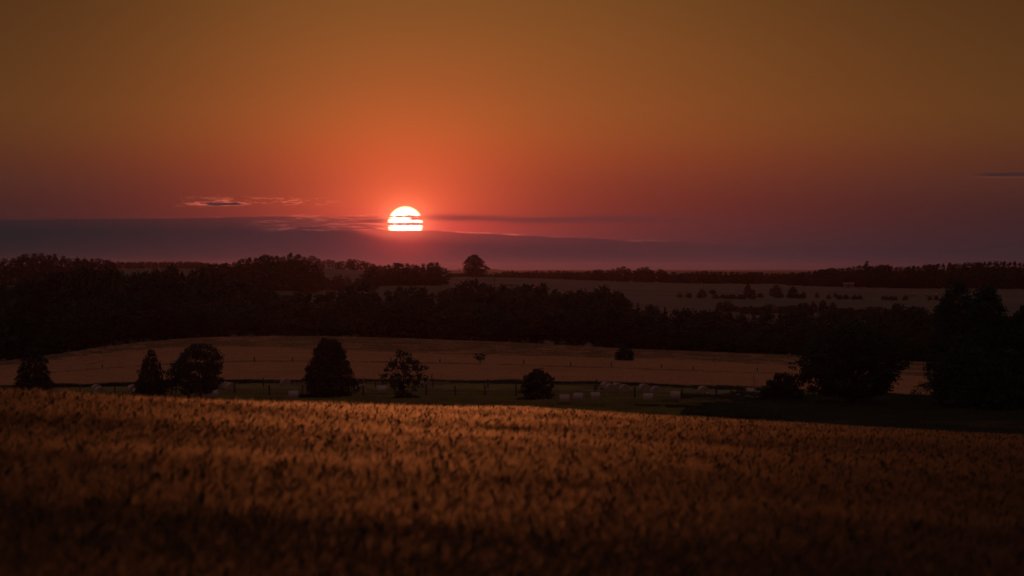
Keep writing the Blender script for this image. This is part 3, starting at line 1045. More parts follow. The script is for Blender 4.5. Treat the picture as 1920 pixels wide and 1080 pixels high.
def leafy(name, px, D, top_y, w_px, prof, label, cat='tree', clear=0.0, clumps=150, per=34, leaf=.13, cr=.26, mat='leaf', trunk=.16, seed=1, lean=0.0, solid=.18, nl=14, dx=0.0, lobe=1.0):
    """a broad-leaved tree whose top reaches photograph row top_y at distance D"""
    X = at(px, D)
    g0 = gz(X, D)
    H = (HOR - top_y) / FPX * D + EYE - g0
    rad = w_px / 2 / FPX * D
    e = plant_thing(name, px, D, label, cat)
    cm, tips = crown_mesh(seed, clear * H, H - cr * .8, max(rad - cr * .7, rad * .7), prof, clumps, per, leaf, cr, M[mat], solid=solid, lobe=lobe)
    c = obj('crown', cm, e, (dx, 0, 0))
    obj('trunk', trunk_mesh(seed + 1, H * .86, trunk, tips + np.array([dx, 0, 0]), M['bark'], lean, nl), e)
    return e


def spruce(name, px, D, top_y, w_px, label, seed=1, cat='tree', whorls=22, leaf=.13, taper=.75, per=10, flare=1.0):
    X = at(px, D)
    g0 = gz(X, D)
    H = (HOR - top_y) / FPX * D + EYE - g0
    e = plant_thing(name, px, D, label, cat)
    obj('crown', spruce_crown(seed, H, w_px / 2 / FPX * D, .12, M['needle'], leaf, whorls, per, taper, flare), e)
    obj('trunk', trunk_mesh(seed + 1, H * .95, .12, [], M['bark']), e)
    return e


# --- single trees and bushes in the pasture, left to right
spruce('spruce_tree', 63, 424, 651, 90, 'broad squat spruce at the left edge, cut off below by the barley', 11, whorls=20, taper=.42, per=12)
spruce('spruce_tree', 283, 408, 655, 82, 'narrow spruce beside the round-crowned tree', 12, whorls=24, taper=.62, per=10)
leafy('round_tree', 376, 404, 642, 112, 'round', 'wide round-crowned tree with a bare trunk in the pasture', clear=.17, clumps=230, per=40, cr=.27, seed=13, trunk=.17, dx=-.35)
leafy('small_tree', 322, 416, 690, 36, 'round', 'small tree on a thin trunk tucked under the left side of the round-crowned tree', clear=.36, clumps=34, per=28, cr=.2, seed=15, trunk=.07)
leafy('shrub', 354, 406, 716, 26, 'dome', 'low loose shrub below the round-crowned tree', 'shrub', clear=.05, clumps=22, per=22, cr=.15, leaf=.09, seed=17, trunk=.04)
leafy('dense_tree', 618, 420, 632, 100, 'egg', 'largest dense egg-shaped tree with foliage down to the ground', clear=.02, lobe=.45, clumps=460, per=40, cr=.24, seed=19, trunk=.17)
leafy('open_tree', 757, 418, 656, 94, 'loose', 'ragged open-crowned tree with sky-bright gaps and a short trunk', clear=.10, clumps=120, per=26, cr=.21, seed=21, trunk=.11, solid=.3)
leafy('field_bush', 1008, 408, 692, 70, 'mound', 'dome-topped dense bush standing in the pasture right of centre', 'bush', clear=.01, clumps=190, per=36, cr=.18, seed=23, trunk=.08)
leafy('young_tree', 901, 562, 660, 24, 'loose', 'tiny lone sapling standing in the middle wheat field', clear=.42, clumps=26, per=12, cr=.13, leaf=.11, seed=25, trunk=.035, solid=.4)
leafy('hedge_bush', 1172, 612, 650, 48, 'round', 'rounded dark bush alone in the middle wheat field', 'bush', clear=.0, clumps=90, per=30, cr=.24, leaf=.15, seed=27, trunk=.09)
leafy('thicket_bush', 1466, 402, 698, 92, 'dome', 'wide ragged bush at the right end of the pasture fence', 'bush', clear=.0, clumps=190, per=34, cr=.24, seed=29, trunk=.1)
leafy('spreading_tree', 1597, 392, 608, 216, 'round', 'big spreading tree on the right with low hanging branches and a thick trunk', clear=.14, clumps=620, per=42, cr=.34, leaf=.16, seed=31, trunk=.30, nl=26)
leafy('tall_tree', 1795, 384, 526, 112, 'round', 'tallest tree at the right, left one of the joined pair', clear=.05, clumps=420, per=42, cr=.36, leaf=.16, seed=33, trunk=.34)
leafy('tall_tree', 1850, 389, 531, 106, 'round', 'tall tree at the right, right one of the joined pair', clear=.05, clumps=420, per=42, cr=.36, leaf=.16, seed=35, trunk=.34)
leafy('edge_tree', 1925, 382, 572, 120, 'round', 'broad dark tree cut off by the right edge of the picture', clear=.04, clumps=420, per=42, cr=.36, leaf=.16, seed=37, trunk=.30)
leafy('edge_tree', 1806, 376, 632, 122, 'dome', 'broad low tree in front of the tall pair at the right', clear=.02, clumps=400, per=42, cr=.34, leaf=.16, seed=39, trunk=.24)
leafy('edge_tree', 1885, 372, 650, 120, 'dome', 'low bushy tree at the foot of the tree cut off by the right edge', clear=.02, clumps=360, per=40, cr=.34, leaf=.16, seed=40, trunk=.22)
leafy('weed_shrub', 1728, 400, 715, 44, 'dome', 'thin straggly shrub in the gap between the right-hand trees', 'shrub', clear=.0, clumps=40, per=20, cr=.2, leaf=.09, seed=41, trunk=.03, mat='leaf2', solid=.4)

# leafless sapling beside the thicket
e = plant_thing('bare_sapling', 1414, 436, 'thin leafless sapling rising beside the wide bush at the fence end', 'sapling')
mb = MB()
mb.tube([(0, 0, -.1), (.02, 0, 1.4), (-.02, .03, 2.7), (.01, 0, 3.5)], [.045, .035, .022, .008], 6)
obj('stem', mb.mesh('stem', M['bark'], True), e)
mb = MB()
for a, z_, l in ((.5, 1.0, .9), (2.7, 1.4, .7), (.2, 1.7, .8), (3.4, 2.1, .5), (.9, 2.4, .5)):
    mb.tube([(0, 0, z_), (.35 * l * math.cos(a), .1, z_ + .35 * l), (.55 * l * math.cos(a), .15, z_ + l)], [.016, .011, .004], 5)
obj('twig', mb.mesh('twig', M['bark'], True), e)


# --- forest behind the middle field: prototypes, then copies
def proto(kind, seed, low=False):
    """unit forest trees about 10 m high; returns (crown mesh, trunk mesh)"""
    if kind == 'spruce':
        return spruce_crown(seed, 10, 1.9, .8, M['needle'], .30, 20, 8, .8), trunk_mesh(seed, 9.6, .16, [], M['bark'])
    prof, rad, clear, cr, mat, bark, cl = {
        'round': ('round', 3.0, .22, .50, 'leaf', 'bark', 110), 'column': ('column', 1.9, .20, .40, 'leaf2', 'birch', 90),
        'point': ('point', 2.1, .14, .40, 'leaf', 'bark', 95), 'umbrella': ('umbrella', 2.3, .42, .45, 'needle', 'bark', 70),
        'dome': ('dome', 3.1, .06, .50, 'leaf', 'bark', 115), 'loose': ('loose', 2.4, .22, .40, 'leaf2', 'birch', 85)}[kind]
    if low:
        clear = min(clear, .04)
    cm, tips = crown_mesh(seed, 10 * clear, 10 - cr * .7, rad, prof, cl, 22, .30, cr, M[mat])
    return cm, trunk_mesh(seed, 8.8, .17, tips, M[bark], 0, 9)


KINDS = ['round', 'column', 'point', 'spruce', 'dome', 'loose', 'umbrella', 'round', 'column', 'point']
PROTO = [proto(k, 600 + 7 * i) for i, k in enumerate(KINDS)]
BROAD = [0, 1, 4, 5, 7, 8]
MIXED = list(range(len(KINDS)))
CONES = [2, 3, 6, 9, 3]


def copy_tree(root, parts, loc, rz, scl, meshes, label, group):
    r_ = root.copy()
    COL.objects.link(r_)
    r_.location, r_.rotation_euler, r_.scale = loc, (0, 0, rz), scl
    r_['label'], r_['group'] = label, group
    for ch, me in zip(parts, meshes):
        c = ch.copy()
        c.data = me
        COL.objects.link(c)
        c.parent = r_
    return r_


FT = [None]
TOPLINE = np.array([(-400, 520), (0, 528), (60, 520), (110, 503), (160, 500), (210, 503), (250, 508), (280, 504), (315, 496), (345, 503), (365, 499), (400, 505), (430, 517),
                    (470, 525), (520, 548), (560, 546), (600, 540), (635, 540), (668, 518), (690, 528), (706, 548), (735, 531), (770, 534), (810, 540), (850, 532), (880, 523), (900, 522),
                    (925, 532), (960, 529), (1000, 530), (1050, 536), (1090, 541), (1110, 540), (1125, 536), (1155, 533), (1168, 551), (1200, 567), (1250, 571), (1300, 580), (1350, 583), (1400, 586), (1450, 580),
                    (1500, 584), (1560, 577), (1600, 583), (1650, 578), (1690, 566), (1725, 568), (1750, 582), (1800, 590), (1920, 586), (2400, 590)], float)


FOREST_ZONES = [(0, 'beyond the left edge of the picture'), (100, 'above the squat spruce at the left edge'), (170, 'just right of the squat spruce'), (245, 'just left of the narrow spruce'),
                (320, 'above the narrow spruce'), (375, 'above the left half of the round-crowned tree'), (430, 'above the right half of the round-crowned tree'),
                (500, 'just right of the round-crowned tree'), (570, 'just left of the largest egg-shaped tree'), (620, 'above the left half of the largest egg-shaped tree'),
                (670, 'above the right half of the largest egg-shaped tree'), (720, 'just left of the ragged open tree'), (800, 'above the ragged open tree, below the sun'),
                (870, 'just left of the tiny lone sapling'), (940, 'above the tiny lone sapling'), (985, 'just right of the tiny lone sapling'), (1045, 'above the dome-topped bush'),
                (1130, 'between the dome-topped bush and the rounded bush'), (1215, 'above the rounded bush in the wheat'), (1300, 'just right of the rounded bush in the wheat'),
                (1400, 'left of the leafless sapling'), (1510, 'above the wide ragged bush'), (1600, 'above the left half of the big spreading tree'),
                (1700, 'above the right half of the big spreading tree'), (1760, 'left of the joined tall pair'), (1890, 'behind the joined tall pair'), (9999, 'behind the trees at the right edge')]


def forest_tree(px, D, top, kind, widen, rng, row):
    X = at(px, D)
    g0 = gz(X, D)
    H = (HOR - top) / FPX * D + EYE - g0
    if H < 2.5:
        return
    cm, tm = PROTO[kind]
    grp = 'trees of the tall left wood' if px < 500 else 'trees of the central forest belt' if px < 1215 else 'trees of the lower right wood'
    zone = next(t for lim, t in FOREST_ZONES if px < lim)
    lab = f'dark {row} of the wood {zone}'
    sc = H / 10.0
    wd = (.45 * sc + .55 * 1.1) * widen
    if FT[0] is None:
        e = empty('forest_tree', (X, D, g0 - .1), rng.uniform(0, 6.28))
        e.scale = (wd, wd, sc)
        tag(e, lab, 'tree', grp)
        FT[0] = (e, [obj('crown', cm, e), obj('trunk', tm, e)])
    else:
        copy_tree(FT[0][0], FT[0][1], (X, D, g0 - .1), rng.uniform(0, 6.28), (wd, wd, sc), (cm, tm), lab, grp)


rng = np.random.default_rng(31)
pools = lambda px: ([0, 4, 7, 1, 2, 3, 5] if px < 520 else [1, 8, 5, 0, 4, 7, 5, 2] if px < 1180 else [0, 4, 7, 5, 3])
px = -330.0
while px < 2250:                                          # skyline row
    top = np.interp(px, TOPLINE[:, 0], TOPLINE[:, 1])
    D = rng.uniform(835, 900) if px < 480 else rng.uniform(800, 840)
    forest_tree(px, D, top + rng.uniform(-1, 7), int(rng.choice(pools(px))), rng.uniform(.85, 1.25), rng, 'skyline tree')
    px += rng.uniform(17, 27)
px = -330.0
while px < 2250:                                          # middle row
    top = np.interp(px, TOPLINE[:, 0], TOPLINE[:, 1])
    low = np.interp(px, [p_[0] for p_ in Y720], [p_[1] for p_ in Y720])
    D = rng.uniform(768, 790)
    forest_tree(px, D, top + (low - top) * rng.uniform(.12, .42), int(rng.choice(pools(px))), rng.uniform(1.0, 1.4), rng, 'half-hidden tree')
    px += rng.uniform(24, 36)
px = -330.0
while px < 2250:                                          # edge row on the crest of the field
    top = np.interp(px, TOPLINE[:, 0], TOPLINE[:, 1])
    low = np.interp(px, [p_[0] for p_ in Y720], [p_[1] for p_ in Y720])
    forest_tree(px, rng.uniform(752, 762), top + (low - top) * rng.uniform(.25, .62), int(rng.choice(pools(px))), rng.uniform(1.15, 1.6), rng, 'front-row tree')
    px += rng.uniform(26, 40)

# --- far trees: one mesh each, too small in the picture to show parts
FAR = []
for i, k in enumerate(['round', 'dome', 'column', 'point', 'spruce', 'round', 'umbrella', 'loose']):
    cm, tm = proto(k, 900 + 5 * i, k != 'umbrella')
    a = np.empty(len(cm.vertices) * 3, np.float32); cm.vertices.foreach_get('co', a)
    b = np.empty(len(tm.vertices) * 3, np.float32); tm.vertices.foreach_get('co', b)
    va, vb = a.reshape(-1, 3), b.reshape(-1, 3)
    fa = np.arange(len(va)).reshape(-1, 4)
    fb = [list(p_.vertices) for p_ in tm.polygons]
    f4 = np.array([f for f in fb if len(f) == 4]) + len(va)
    f3 = np.array([f for f in fb if len(f) == 3])
    fs = [np.vstack([fa, f4])]
    mm = [np.zeros(len(fa)), np.ones(len(f4))]
    if len(f3):
        fs.append(f3 + len(va)); mm.append(np.ones(len(f3)))
    FAR.append(mesh_np('far_tree', np.vstack([va, vb]), fs, [cm.materials[0], tm.materials[0]], np.concatenate(mm)))


def far_tree(name, px, D, top, w_px, kind, label, group=None, cat='tree'):
    X = at(px, D)
    g0 = gz(X, D)
    H = max((HOR - top) / FPX * D + EYE - g0, 2.0)
    o = obj(name, FAR[kind], None, (X, D, g0 - .1))
    wd = w_px / FPX * D / {0: 6.6, 1: 6.8, 2: 4.4, 3: 4.6, 4: 4.0, 5: 6.6, 6: 5.2, 7: 5.4}[kind]
    o.rotation_euler = (0, 0, (px * 7.3) % 6.28)
    o.scale = (wd, wd, H / 10.0)
    tag(o, label, cat, group)
    return o


def tree_line(name, line, D, step, w, kinds, label, group, seed, jit=3.0, dj=20, zones=()):
    r_ = np.random.default_rng(seed)
    ln = np.array(line, float)
    px_ = ln[0, 0]
    while px_ < ln[-1, 0]:
        far_tree(name, px_, D + r_.uniform(-dj, dj), np.interp(px_, ln[:, 0], ln[:, 1]) + r_.uniform(-.6, jit),
                 w * r_.uniform(.65, 1.55), int(r_.choice(kinds)), label + next((', ' + t for lim, t in zones if px_ < lim), ''), group)
        px_ += step * (r_.uniform(.6, 1.4) if name != 'boundary_bush' else r_.choice([.45, .6, .8, 1.5, 3.6]) * r_.uniform(.8, 1.3))


# far left hill and its slope
L1 = [(-420, 486), (-100, 484), (0, 483), (20, 482), (40, 479), (55, 474), (66, 471), (80, 475), (100, 475), (115, 477), (130, 481), (145, 482), (175, 483), (200, 486), (222, 490)]
tree_line('hill_tree', L1, 1790, 13, 26, [0, 1, 5, 0, 2], 'crest tree of the far left hill', 'trees on the crest of the far left hill', 51, zones=((0, 'beyond the left edge'), (60, 'left of its summit'), (130, 'around its summit'), (9999, 'right of its summit')))
tree_line('hill_tree', [(p_[0], p_[1] + 15) for p_ in L1], 1690, 17, 30, [0, 1, 5], 'slope tree of the far left hill', 'trees on the slope of the far left hill', 52, 7, zones=((0, 'beyond the left edge'), (60, 'left of its summit'), (130, 'around its summit'), (9999, 'right of its summit')))
tree_line('hill_tree', [(p_[0], p_[1] + 30) for p_ in L1], 1560, 20, 34, [0, 1, 5], 'foot tree of the far left hill', 'trees at the foot of the far left hill', 58, 7, zones=((0, 'beyond the left edge'), (60, 'left of its summit'), (130, 'around its summit'), (9999, 'right of its summit')))
far_tree('hill_conifer', 144, 1780, 478, 9, 4, 'left one of two small pointed trees on the far left hill')
far_tree('hill_conifer', 159, 1780, 480, 8, 4, 'right one of two small pointed trees on the far left hill')
# hazy ridge behind it
tree_line('ridge_tree', [(205, 490), (260, 489), (300, 490), (340, 489), (375, 491), (400, 494)], 2500, 8, 14, [0, 1, 5], 'small tree on the hazy level ridge left of the wooded knoll', 'trees on the hazy level ridge', 53, 1.5)
# wooded knoll
K1 = [(372, 497), (395, 493), (420, 491), (445, 490), (460, 482), (472, 478), (480, 483), (498, 475), (508, 477), (518, 476), (530, 477), (540, 474), (548, 470), (556, 474), (565, 482), (580, 488), (592, 494), (602, 505), (608, 515)]
tree_line('knoll_tree', K1, 1430, 11, 30, [0, 1, 5, 0, 7], 'dark tree on top of the wooded knoll', 'trees on top of the wooded knoll', 54, 4, 15,
          ((440, 'at its low left end'), (520, 'left of its summit'), (9999, 'at or right of its summit')))
tree_line('knoll_tree', [(372, 512), (450, 503), (545, 492), (575, 503), (604, 524)], 1385, 15, 36, [0, 1, 5], 'dark tree on the slope of the wooded knoll', 'trees on the slope of the wooded knoll', 55, 8, 15,
          ((440, 'at its low left end'), (520, 'left of its summit'), (9999, 'at or right of its summit')))
tree_line('knoll_tree', [(360, 528), (450, 518), (545, 510), (570, 522), (590, 532)], 1330, 18, 42, [0, 1, 5], 'low tree at the foot of the wooded knoll', 'trees at the foot of the wooded knoll', 56, 8, 15)
# hazy trees behind the knoll, along the top of the pale field
for px_, top, w, k in ((570, 481, 24, 1), (586, 479, 28, 0), (598, 485, 20, 1), (607, 488, 10, 2), (618, 486, 14, 6), (630, 491, 20, 1), (640, 489, 22, 0), (655, 485, 20, 1), (665, 486, 24, 0), (680, 489, 22, 1), (690, 491, 14, 0), (699, 494, 24, 1), (713, 497, 22, 1)):
    far_tree('skyline_tree', px_, 2480, top, w, k, 'hazy reddish tree along the top of the pale field behind the knoll', 'hazy trees along the pale field')
# round wood below the sun
W1 = [(690, 505), (700, 500), (715, 498), (728, 495), (740, 492), (748, 490), (757, 494), (766, 492), (778, 497), (790, 494), (803, 490), (815, 492), (824, 489), (831, 503)]
tree_line('copse_tree', W1, 1640, 10, 24, [0, 1, 0, 2], 'tree of the reddish round copse right below the sun', 'trees of the copse below the sun', 57, 2.5, 12, ((725, 'at its left end'), (775, 'in its middle'), (9999, 'at its right end')))
tree_line('copse_tree', [(p_[0], p_[1] + 14) for p_ in W1], 1600, 12, 28, [0, 1, 5], 'foremost tree of the reddish round copse right below the sun', 'foremost trees of the copse below the sun', 59, 4, 10, ((725, 'at its left end'), (775, 'in its middle'), (9999, 'at its right end')))
# bushes on the slope between knoll and copse
tree_line('slope_bush', [(548, 524), (580, 517), (610, 514), (650, 514), (700, 518)], 1500, 13, 26, [1, 1, 0], 'hazy bush on the slope between the knoll and the copse', 'bushes between the knoll and the copse', 60, 6, 15)
# lone oak
e = leafy('lone_oak', 890, 1960, 478, 46, 'round', 'lone big oak on the skyline right of the sun', clear=.12, clumps=210, per=30, leaf=.34, cr=.62, seed=61, trunk=.5)
# hedge along the skyline
H1 = [(845, 515), (860, 512), (872, 511), (900, 511), (925, 512), (945, 508), (962, 506), (975, 510), (990, 509), (1005, 506), (1020, 508), (1040, 508), (1055, 506), (1070, 508), (1085, 510), (1100, 506), (1120, 505), (1140, 505), (1155, 501), (1165, 499), (1177, 501), (1190, 505)]
tree_line('hedge_tree', H1, 2010, 8.5, 17, [0, 1, 1], 'low hedge tree on the skyline by the lone oak', 'hedge trees beside the lone oak', 62, 2.0, 10,
          ((890, 'left of its trunk'), (960, 'just right of it'), (1030, 'left of the radio mast'), (1100, 'right of the radio mast'), (9999, 'at its right end')))
tree_line('hedge_tree', [(1190, 505), (1200, 501), (1208, 499), (1217, 500), (1223, 507), (1230, 503), (1237, 501), (1246, 505), (1256, 513), (1268, 508), (1275, 510), (1285, 512), (1292, 508), (1305, 508), (1330, 508), (1350, 508), (1372, 507), (1400, 509), (1425, 510), (1455, 511), (1475, 512), (1492, 510)],
          2010, 9, 17, [0, 1, 2, 3], 'tree in the long skyline hedge right of the oak', 'trees of the long skyline hedge', 63, 2.0, 10,
          ((1240, 'at its tall left end'), (1300, 'in the dip'), (1370, 'above the two lone trees'), (1430, 'above the overlapping pair'), (9999, 'at its right end')))
RR = [(1485, 511), (1500, 510), (1515, 508), (1530, 505), (1560, 502), (1590, 500), (1605, 497), (1640, 497), (1660, 495), (1675, 498), (1690, 499), (1720, 497), (1740, 494), (1755, 495), (1780, 492), (1800, 493), (1830, 491), (1850, 488), (1870, 491), (1885, 488), (1905, 490), (1930, 495), (2350, 492)]
tree_line('ridge_wood_tree', RR, 2010, 8.6, 24, [0, 1, 1, 5], 'skyline tree of the right wooded ridge', 'skyline trees of the right wooded ridge', 64, 2.0, 15,
          ((1600, 'left of the pointed tree'), (1660, 'around the pointed tree'), (1760, 'left of the tall near pair'), (1880, 'above the tall near pair'), (1921, 'at the right edge'), (9999, 'beyond the right edge')))
tree_line('ridge_wood_tree', [(p_[0], p_[1] + 14) for p_ in RR], 1975, 12, 26, [0, 1, 1], 'lower-edge tree of the right wooded ridge', 'lower trees of the right wooded ridge', 65, 6, 12,
          ((1600, 'left of the pointed tree'), (1660, 'around the pointed tree'), (1760, 'left of the tall near pair'), (1880, 'above the tall near pair'), (1921, 'at the right edge'), (9999, 'beyond the right edge')))
far_tree('pointed_tree', 1625, 2005, 485, 15, 3, 'pointed tree standing above the wooded ridge at the right')
# single trees on the far slope
for px_, D, top, w, k, lab in (
        (1317, 1560, 541, 19, 1, 'left one of two round trees alone on the far field'), (1336, 1570, 543, 15, 6, 'right one of two round trees alone on the far field'),
        (1402, 1590, 531, 17, 0, 'upper tree of the overlapping pair on the far slope'), (1411, 1560, 542, 17, 5, 'lower tree of the overlapping pair on the far slope'),
        (1455, 1600, 534, 30, 1, 'wide dark round tree on the far slope'), (1486, 1600, 537, 24, 1, 'second dark round tree on the far slope'),
        (1507, 1610, 546, 12, 1, 'small round bush beside the second dark round tree'), (1532, 1620, 548, 9, 0, 'very small bush further along the far slope'),
        (1566, 1640, 550, 9, 1, 'tiny bush farthest right on the far slope'), (1562, 1420, 565, 20, 4, 'pointed conifer low on the far slope')):
    far_tree('slope_tree', px_, D, top, w, k, lab)
tree_line('valley_bush', [(1350, 560), (1400, 572), (1440, 568), (1480, 566), (1520, 560), (1550, 562), (1580, 572), (1620, 572), (1680, 575)], 1330, 15, 28, [1, 0, 5], 'dim bush low on the far slope behind the right wood', 'bushes low on the far slope', 66, 8, 25)

tree_line('boundary_bush', [(1275, 572), (1310, 565), (1345, 559), (1395, 556)], 1560, 9, 11, [1], 'low bush in the field boundary below the two lone trees', 'bushes of the boundary below the two lone trees', 67, 2.5, 6)
tree_line('boundary_bush', [(1425, 555), (1480, 556), (1560, 557), (1640, 558), (1770, 558)], 1600, 12, 12, [1], 'low bush in the long hedge crossing the far slope', 'bushes of the hedge crossing the far slope', 68, 2.5, 6)

# ------------------------------------------------------------------ hay bales
def bale_meshes():
    th = np.linspace(0, 2 * math.pi, 29)[:-1]
    rng = np.random.default_rng(5)
    k = len(th)
    rr = .62 + .012 * rng.normal(size=k)
    prof_ = [(-.60, .0), (-.585, .16), (-.60, .20), (-.588, .33), (-.602, .38), (-.59, .50), (-.585, .57), (-.55, .61), (-.50, .62)]
    prof_ += [(-a, b) for a, b in prof_[::-1]]
    ring = []
    for a, b in prof_:
        s_ = b / .62
        ring.append(np.stack([rr * s_ * np.cos(th), np.full(k, a) + .008 * rng.normal(size=k) * (b > 0), rr * s_ * np.sin(th) * .97], 1))
    v = np.concatenate(ring)
    i = np.arange(len(prof_) - 1)[:, None] * k
    j = np.arange(k)[None, :]
    f = np.stack([i + j, i + (j + 1) % k, i + k + (j + 1) % k, i + k + j], -1).reshape(-1, 4)
    v[:, 2] = np.maximum(v[:, 2], -.56) + .58
    roll = mesh_np('straw_roll', v, f, M['straw'], None, True)
    ys = np.linspace(-.5, .5, 15)
    ring = [np.stack([(.628 + .006 * (q % 2) + .008 * rng.normal(size=k)) * np.cos(th), np.full(k, y_), (.628 + .006 * (q % 2) + .006 * rng.normal(size=k)) * np.sin(th) * .97], 1) for q, y_ in enumerate(ys)]
    v = np.concatenate(ring)
    i = np.arange(len(ys) - 1)[:, None] * k
    f = np.stack([i + j, i + (j + 1) % k, i + k + (j + 1) % k, i + k + j], -1).reshape(-1, 4)
    v[:, 2] = np.maximum(v[:, 2], -.57) + .58
    return roll, mesh_np('net_wrap', v, f, M['net'], None, True)


ROLL, NET = bale_meshes()
BALE = [None]
GB = 'round hay bales lying in the pasture'


def bale(px, base_y, turn, label, size=1.0, D=None):
    """turn: 0 shows the round end, 90 the long side"""
    if D is None:
        D = dist_of_row(base_y)
    X = at(px, D)
    loc = (X, D, gz(X, D) - .03)
    if BALE[0] is None:
        e = empty('hay_bale', loc, R(turn))
        tag(e, label, 'hay bale', GB)
        BALE[0] = (e, [obj('straw_roll', ROLL, e), obj('net_wrap', NET, e)])
    else:
        e = copy_tree(BALE[0][0], BALE[0][1], loc, R(turn), (1, 1, 1), (ROLL, NET), label, GB)
    size *= .92
    e.scale = (size, size, size)
    return e


for b in ((181, 727, 24, 'hay bale behind another one near the left spruce, its back half hidden'),
          (187, 734, 30, 'hay bale on the far left, in front of a half-hidden one'),
          (249, 730, 28, 'hay bale half hidden behind the narrow spruce'),
          (258, 742, 90, 'hay bale showing only its pale top over the barley near the narrow spruce'),
          (404, 727, 34, 'hay bale behind the right lower branches of the round-crowned tree'),
          (423, 727, 30, 'left one of the two touching hay bales right of the round-crowned tree'),
          (433, 729, 26, 'right one of the two touching hay bales right of the round-crowned tree'),
          (400, 747, 90, 'hay bale showing only its pale top right of the trunk of the round-crowned tree'),
          (535, 720, 16, 'single round hay bale against the edge of the wheat, left of the largest tree'),
          (550, 750, 92, 'hay bale seen side-on just above the barley, left of the largest tree'),
          (676, 735, 30, 'hay bale peeping out behind the right side of the largest tree'),
          (716, 738, 86, 'hay bale seen side-on between the largest tree and the ragged tree'),
          (798, 723, 28, 'hay bale with a bright left rim at the right of the ragged tree'),
          (1136, 723, 26, 'rear left bale of the cluster of four right of the dome-topped bush'),
          (1144, 729, 16, 'front left bale of the cluster of four right of the dome-topped bush'),
          (1157, 725, 26, 'rear right bale of the cluster of four right of the dome-topped bush'),
          (1171, 730, 16, 'front right bale of the cluster of four right of the dome-topped bush'),
          (1207, 727, 20, 'single bale just right of the cluster of four'),
          (1230, 733, 12, 'bale farthest right in the row beyond the cluster of four'),
          (1318, 727, 24, 'dim bale against the wheat edge left of the leafless sapling'),
          (1408, 729, 88, 'bale seen side-on touching the leafless sapling'),
          (1058, 759, 92, 'lowest side-on bale next to the dome-topped bush, only its top in view'),
          (1085, 755, 80, 'side-on bale in the middle of the three right of the dome-topped bush'),
          (1116, 753, 94, 'tall side-on bale, right one of the three right of the dome-topped bush'),
          (1216, 756, 82, 'side-on bale below the single bale, close to the barley'),
          (1266, 749, 90, 'side-on bale with a dark scrap on top, farthest right of the front row')):
    bale(*b)
X1 = at(1266, dist_of_row(749))
D1 = dist_of_row(749)
# tiny far bales on the hillside
for i, (px_, y_) in enumerate(((1697, 553.5), (1706, 554), (1714, 553), (1737, 556), (1754, 555), (1748, 550))):
    D = 1720 - i * 4
    X = at(px_, D)
    o = obj('far_hay_bale', ROLL, None, (X, D, gz(X, D)))
    o.rotation_euler = (0, 0, R(30 * i))
    o.scale = (1.2, 1.2, 1.2)
    tag(o, 'tiny dark hay bale on the far field below the wooded ridge', 'hay bale', 'tiny bales on the far field')

# ------------------------------------------------------------------ fences
def post_mesh(h, r, seed, lean=0.0):
    rng = np.random.default_rng(seed)
    mb = MB()
    z = np.array([-.3, 0, h * .5, h - .02, h])
    mb.tube(np.stack([lean * z + rng.normal(0, .008, 5), rng.normal(0, .008, 5), z], 1), np.array([1.1, 1.08, 1.0, .97, .8]) * r, 7)
    return mb.mesh('post', M['wood'], False)


POSTS = [post_mesh(1.28, .10, 70 + k, (k - 2) * .012) for k in range(5)]


def fence(name, pts, label, hs=1.0, wires=(.45, .85, 1.15), sag=.03, wr=.006, mat='wire', lean=None, cat='fence'):
    """pts: (bearing, distance) of each post"""
    o0 = (at(pts[0][0], pts[0][1]), pts[0][1])
    e = empty(name, (o0[0], o0[1], gz(*o0)))
    tag(e, label, cat)
    P3 = []
    for i, (px_, D) in enumerate(pts):
        X = at(px_, D)
        q = np.array([X - o0[0], D - o0[1], gz(X, D) - gz(*o0)])
        P3.append(q)
        p_ = obj('post', POSTS[(i * 3) % 5], e, q)
        p_.scale = (hs, hs, hs * (1 + .09 * math.sin(i * 2.3)))
        p_.rotation_euler = (0, 0, i * 1.7)
        if lean and i in lean:
            p_.rotation_euler = (0, lean[i], 0)
    for h in wires:
        mb = MB()
        for a, b in zip(P3[:-1], P3[1:]):
            t = np.linspace(0, 1, 7)[:, None]
            c = a * (1 - t) + b * t
            c[:, 2] += h * hs - 4 * sag * (t * (1 - t))[:, 0]
            c[:, 1] -= .09 * hs
            mb.tube(c, wr, 4, cap=False)
        obj('wire', mb.mesh('wire', M[mat]), e)
    return e


fence('pasture_fence', [(92, 432), (150, 431), (215, 430), (262, 430), (330, 429), (388, 429), (440, 430), (505, 430), (567, 430), (624, 429), (681, 429), (740, 429), (799, 428), (854, 428), (909, 427), (968, 427), (1030, 426), (1115, 425), (1190, 424), (1279, 423), (1343, 420), (1371, 417)],
      'wooden post and wire fence crossing the pasture between the bales')
fence('back_fence', [(494, 466), (598, 466), (704, 465), (812, 464), (915, 463), (1018, 463), (1119, 462), (1222, 461), (1313, 459), (1383, 458), (1440, 456)],
      'thinner post and wire fence close along the edge of the wheat', .9)
e = empty('leaning_post', (at(806, 476), 476, gz(at(806, 476), 476)))
tag(e, 'single post leaning to the right at the edge of the wheat', 'post')
mb = MB()
mb.tube([(0, 0, -.3), (.08, 0, .4), (.30, 0, 1.35)], [.07, .066, .055], 7)
obj('shaft', mb.mesh('shaft', M['wood'], False), e)
fence('field_fence', [(192, 556), (300, 556), (366, 556), (477, 557), (548, 557), (640, 558), (733, 559), (825, 559), (900, 560), (982, 561), (1070, 562), (1146, 563), (1240, 564), (1300, 565), (1420, 566), (1500, 567)],
      'faint line of thin posts crossing the middle wheat field', .82, (.8,), .02, .005)
